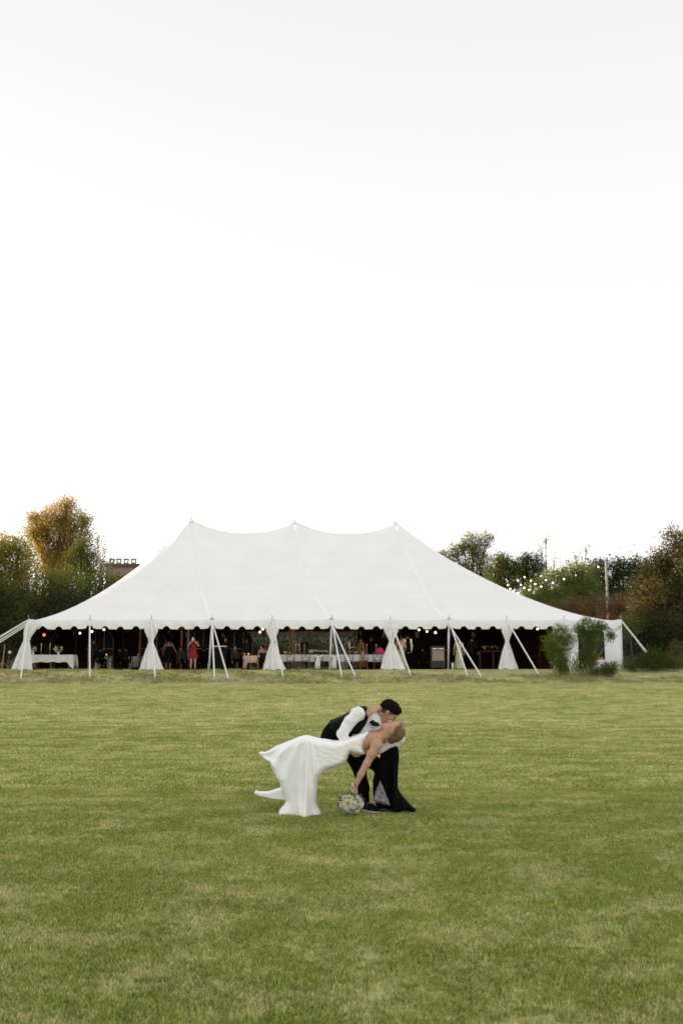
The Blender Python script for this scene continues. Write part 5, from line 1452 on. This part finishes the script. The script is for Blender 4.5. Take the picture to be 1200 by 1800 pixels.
hf.build('hair', M['honey'], bride)
p = bh.p(-.012, 1 if bh.s.y < 0 else -1, 0)
sd = 1 if bh.s.y < 0 else -1
MB().tube([bh.p(-.006, sd*.088, -.035), bh.p(.004, sd*.094, -.048), bh.p(-.006, sd*.096, -.062)], .0035, 5).build('earring', M['alu'], bride, True)


DP = [(644,1285.5),(636,1287.5),(628,1290.5),(618,1294),(606,1298.5),(596,1301),(586,1301),(576,1299),(563,1297.5),(550,1294.5),(543,1292.5),(536,1292.3),(529,1294),(518,1298.5),(506,1303),(494,1308),(482,1313),(472,1319.5),(465,1322.5),(458,1321.3),(453.5,1324),(455,1328),(461,1333),(468,1337),(474,1340),(476.5,1348),(480,1357),(485,1366.5),(492,1375),(492.5,1384),(495,1393),(499,1402),(502,1409),(499,1415),(491,1424),(487,1434),(487,1442),(567,1442),(567,1434),(561.5,1423.5),(557.5,1416),(555.5,1410),(556,1400),(557.5,1388),(558,1376),(561,1366),(567,1359.5),(574,1354),(583,1350.5),(594,1347.5),(604,1342.5),(610,1335),(613,1327),(616,1322.5),(626,1325.5),(634,1327),(641,1326),(640,1319),(638.3,1313),(641,1303),(645,1294),(649,1288.5),(648,1286.5)]
px2x = lambda px: C(px, 1340, BD)[0]; py2z = lambda py: C(560, py, BD)[2]
XA, XB, XK = px2x(560), px2x(610), px2x(500)
ZT, ZB = py2z(1310), py2z(1425)
def Tm(x, z):
    body = .150 + .03*np.exp(-((x-px2x(598))/.12)**2) - .035*np.exp(-((x-px2x(626))/.10)**2)
    low = np.clip((ZT-z)/(ZT-ZB), 0, 1)
    sk = .15 + .08*low
    w = np.clip((XA+.06-x)/.20, 0, 1); w = w*w*(3-2*w)
    kick = np.clip((XK-.02-x)/.25, 0, 1)*np.clip((z-py2z(1345))/.08, 0, 1)
    return body*(1-w) + sk*w*(1-.75*kick)
def fold(x, z):
    ax_, az_ = px2x(541), py2z(1268)
    dx, dz = x-ax_, z-az_
    ang = np.arctan2(dx, -dz); rr = np.sqrt(dx*dx+dz*dz)
    am = .085*np.clip((rr-.12)/.6, 0, 1)
    w = np.clip((px2x(566)-x)/.10, 0, 1)
    g = np.sin(ang*17+.6) + .5*np.sin(ang*31+2+1.5*np.sin(ang*5)) + .35*np.sin(ang*9-1)
    ridge = np.exp(-((ang+.02)/.045)**2)*.8 + .6*np.exp(-((ang-.20)/.05)**2) - .5*np.exp(-((ang+.26)/.07)**2)
    out = w*am*((1.1-2.2*np.abs(np.sin(ang*11+1.2*np.sin(rr*3)+.4)))*.42+g*.25+ridge*.95)
    # stretched wrinkles of the bodice
    out = out + (1-w)*.0012*(np.sin((x*1.0+z*2.2)*46) + .7*np.sin((x*.3+z*2.0)*71+1))
    return out
df = Field((C(440, 1300)[0], Y0-.56, -.02), (C(660, 1300)[0], Y0+.45, .98), .0065)
df.sheet(Q(DP, BD), lambda x, z: Y0+BD+.06*np.clip((XA-x)/.3, 0, 1), Tm, lambda x, z: (.055+.022*np.clip((XB-x)/.3, 0, 1))*(1-.72*np.clip((XK+.02-x)/.2, 0, 1)), fold=fold)
TP = [(446,1393.5),(448,1390),(451.5,1388.7),(454,1391),(458,1390.3),(463,1391.5),(472,1391),(483,1387.5),(494,1384),(508,1384),(512,1400),(506,1405.5),(492,1404.5),(480,1403.5),(468,1401.8),(456,1399.5),(449,1397)]
df.sheet(Q(TP, .10), Y0+.10, lambda x, z: .05+.07*np.clip((x-px2x(450))/.2, 0, 1), .014, k=.01)
df.op(lambda X, Y_, Z: .004-Z + 0*X + 0*Y_, (C(440, 1300)[0]-.1, Y0-.7, -.1), (C(660, 1300)[0]+.1, Y0+.6, .02), 0, sub=False) if False else None
dress = df.build('dress', M['dress'], bride, lap=1)
for k in range(15):
    t = k/14; a = [(577.5,1351.5),(594,1346.5),(604,1341),(610,1333.5)]
    q = t*3; i = min(2, int(q)); u = q-i; p = C(a[i][0]+(a[i+1][0]-a[i][0])*u-1.2, a[i][1]+(a[i+1][1]-a[i][1])*u-1.6, BD-.075)
    MB().ball(p, .0065, 6).build('button', M['white'], dress)

# ---- jacket with floral lining, hanging from the groom's arm
JD = .02
JP = [(669,1325),(677,1320),(688,1314),(697,1311),(700.5,1317),(701.5,1330),(700,1350),(699,1370),(699.5,1386),(704,1394),(710,1401.5),(716,1409),(722,1415),(729,1421),(731.5,1424.5),(727,1427),(719,1425.5),(709,1423),(706,1425),(705,1427.5),(697,1428),(688,1425.5),(683,1418),(676,1421),(667,1421),(661,1416.5),(656.5,1406),(655,1390),(654.5,1372),(658,1360),(662.5,1347),(665,1337)]
jf = Field((C(648, 1300)[0], Y0-.28, -.02), (C(738, 1300)[0], Y0+.28, .80), .0065)
def jfold(x, z):
    a0, z0 = px2x(690), py2z(1290); ang = np.arctan2(x-a0, z0-z); return .020*np.clip((z0-z-.1)/.5, 0, 1)*(np.sin(ang*26)+.6*np.sin(ang*47+1)+1.2*np.exp(-((ang-.02)/.05)**2)-1.3*np.exp(-((ang+.20)/.07)**2))
jf.sheet(Q(JP, JD), Y0+JD, lambda x, z: .075+.07*np.clip((py2z(1330)-z)/.6, 0, 1), .05, fold=jfold)
jo = C(690, 1316, JD)
jacket = jf.build('suit_jacket', M['suit'], None, jo)
tag(jacket, "black suit jacket with purple floral lining hanging from the groom's arm to the grass", 'jacket')
m, nt, b = new_mat('floral_lining')
tc = N(nt, 'ShaderNodeTexCoord'); vo = N(nt, 'ShaderNodeTexVoronoi', Scale=42.0); nt.links.new(tc.outputs['Object'], vo.inputs['Vector'])
no = N(nt, 'ShaderNodeTexNoise', Scale=24.0, Detail=3.0); nt.links.new(tc.outputs['Object'], no.inputs['Vector'])
cr = N(nt, 'ShaderNodeValToRGB'); el = cr.color_ramp.elements
el[0].position = .30; el[0].color = (.03, .02, .06, 1); el[1].position = .80; el[1].color = (.34, .31, .31, 1)
for ps, cc in ((.45, (.16, .11, .26)), (.53, (.02, .02, .035)), (.61, (.32, .29, .30)), (.70, (.12, .06, .10))): e_ = el.new(ps); e_.color = (*cc, 1)
mxn = N(nt, 'ShaderNodeMath', operation='MULTIPLY_ADD'); mxn.inputs[1].default_value = .35; nt.links.new(vo.outputs['Distance'], mxn.inputs[0]); nt.links.new(no.outputs[0], mxn.inputs[2])
nt.links.new(mxn.outputs[0], cr.inputs[0]); nt.links.new(cr.outputs[0], b.inputs['Base Color']); b.inputs['Roughness'].default_value = .5
lf = Field((C(650, 1300)[0], Y0-.32, 0), (C(692, 1300)[0], Y0+.1, .46), .006)
lf.sheet(Q([(667,1369),(664.5,1380),(661,1392),(657,1407.5),(660,1410.5),(668,1411.5),(677,1414),(686,1416.5),(683,1406),(678,1394),(673,1382)], -.11), Y0-.112, .028, .03)
lf.warp(.004, 40, 3); lf.build('lining', m, jacket)

# ---- bouquet
bc = Vector(C(617, 1412, BD-.22)); bq = empty('bouquet', tuple(bc), "round bouquet of white and cream flowers hanging from the bride's hand", 'bouquet')
def flower_mesh(name, m, rad, layers, seed):
    r = np.random.default_rng(seed); v = []; ff = []
    for l in range(layers):
        n = 6+2*l; tl = .25+l*.36
        for k in range(n):
            a = 2*math.pi*k/n+l*.5+r.uniform(-.15, .15); L = rad*(.45+.55*(l+1)/layers)*r.uniform(.85, 1.1); w = L*.42
            d = Vector((math.cos(a)*math.sin(tl), math.sin(a)*math.sin(tl), math.cos(tl))); sd_ = Vector((-math.sin(a), math.cos(a), 0)); o_ = d*L*.12
            up_ = Vector((0, 0, 1)); b_ = len(v)
            for q, (u_, ww, cu) in enumerate(((.1, .4, 0), (.6, 1.0, .05), (1.0, .65, .22))):
                c_ = o_+d*L*u_+up_*L*cu
                v += [tuple(c_-sd_*w*ww), tuple(c_+up_*-.08*w), tuple(c_+sd_*w*ww)]
            for q in range(2): ff += [(b_+q*3, b_+q*3+1, b_+q*3+4, b_+q*3+3), (b_+q*3+1, b_+q*3+2, b_+q*3+5, b_+q*3+4)]
    me = bpy.data.meshes.new(name); me.from_pydata(v, [], ff); me.materials.append(m); me.polygons.foreach_set('use_smooth', [True]*len(ff)); return me
fm = [flower_mesh('blossom_white', M['petal'], .040, 4, 1), flower_mesh('blossom_cream', M['petal_y'], .050, 5, 2), flower_mesh('blossom_small', M['petal'], .024, 3, 3)]
r_ = np.random.default_rng(12)
def put(me, p, d, name='blossom', sc=1.0):
    o = bpy.data.objects.new(name, me); COL.objects.link(o); o.parent = bq; o.location = Vector(p)-bc
    o.rotation_euler = Vector(d).to_track_quat('Z', 'Y').to_euler(); o.scale = (sc, sc, sc); return o
put(fm[1], bc+Vector((-.03, -.095, .01)), (-.15, -1, .1), sc=1.0)
n_ = 48
for k in range(n_):
    y_ = 1-2*(k+.5)/n_; th = k*2.39996; rr = math.sqrt(1-y_*y_); d = Vector((rr*math.cos(th), y_, rr*math.sin(th)))
    if d.z > .75: continue
    p = bc + Vector((d.x*.102, d.y*.09, d.z*.078))*r_.uniform(.85, 1.08)
    if p.z < .02: p.z = .02
    put(fm[0] if k % 4 else (fm[2] if k % 8 else fm[1]), p, d+Vector(r_.normal(size=3))*.2, sc=r_.uniform(.7, 1.0))
g = MB()
for k in range(90):
    d = Vector(r_.normal(size=3)).normalized(); p = bc+Vector((d.x*.110, d.y*.09, d.z*.085))*r_.uniform(.7, 1.1); q = p+(d+Vector(r_.normal(size=3))*.6).normalized()*.045
    s_ = Vector(r_.normal(size=3)).normalized()*.009; mid = (p+q)/2; g.raw([p, mid-s_, q, mid+s_], [(0, 1, 2, 3)])
o = g.build('foliage', M['dusty'], bq); o['kind'] = 'stuff'
g = MB()
for k in range(120):
    d = Vector(r_.normal(size=3)).normalized(); p = bc+Vector((d.x*.11, d.y*.095, d.z*.085)); q = p+(d+Vector(r_.normal(size=3))*.5).normalized()*.05
    s_ = Vector(r_.normal(size=3)).normalized()*.008; mid = (p+q)/2; g.raw([p, mid-s_, q, mid+s_], [(0, 1, 2, 3)])
o = g.build('greenery', M['stem'], bq); o['kind'] = 'stuff'
hnd = Vector(C(621, 1389, BD-.21)); g = MB()
for k in range(9):
    a = k*.7; e = Vector((math.cos(a)*.012, math.sin(a)*.012, 0)); g.tube([bc+e*2, hnd+e, hnd+e*2.2+Vector((.01, 0, .07))], .0035, 5)
o = g.build('stems', M['stem'], bq); o['kind'] = 'stuff'
MB().tube([hnd+Vector((-.006, 0, -.03)), hnd+Vector((.002, 0, .03)), hnd+Vector((-.012, -.02, .075))], [.018, .017, .008], 8).build('ribbon', M['white'], bq, True)
# two pale petals lying on the grass left of the couple
for px, py, lb in ((526, 1286, 'left one of two tiny white petals lying on the grass'), (545, 1284, 'right one of two tiny white petals lying on the grass')):
    for Y in np.arange(14, 40, .05):
        p = W(px, py, Y)
        if p.z < float(ground(p.x, Y))+.05: break
    o = mk('petal', [(p.x-.035, Y, p.z), (p.x, Y-.03, p.z+.01), (p.x+.035, Y, p.z+.01), (p.x, Y+.02, p.z+.03)], [(0, 1, 2), (0, 2, 3)], M['white'], None, False, tuple(p)); tag(o, lb, 'petal', 'fallen petals')
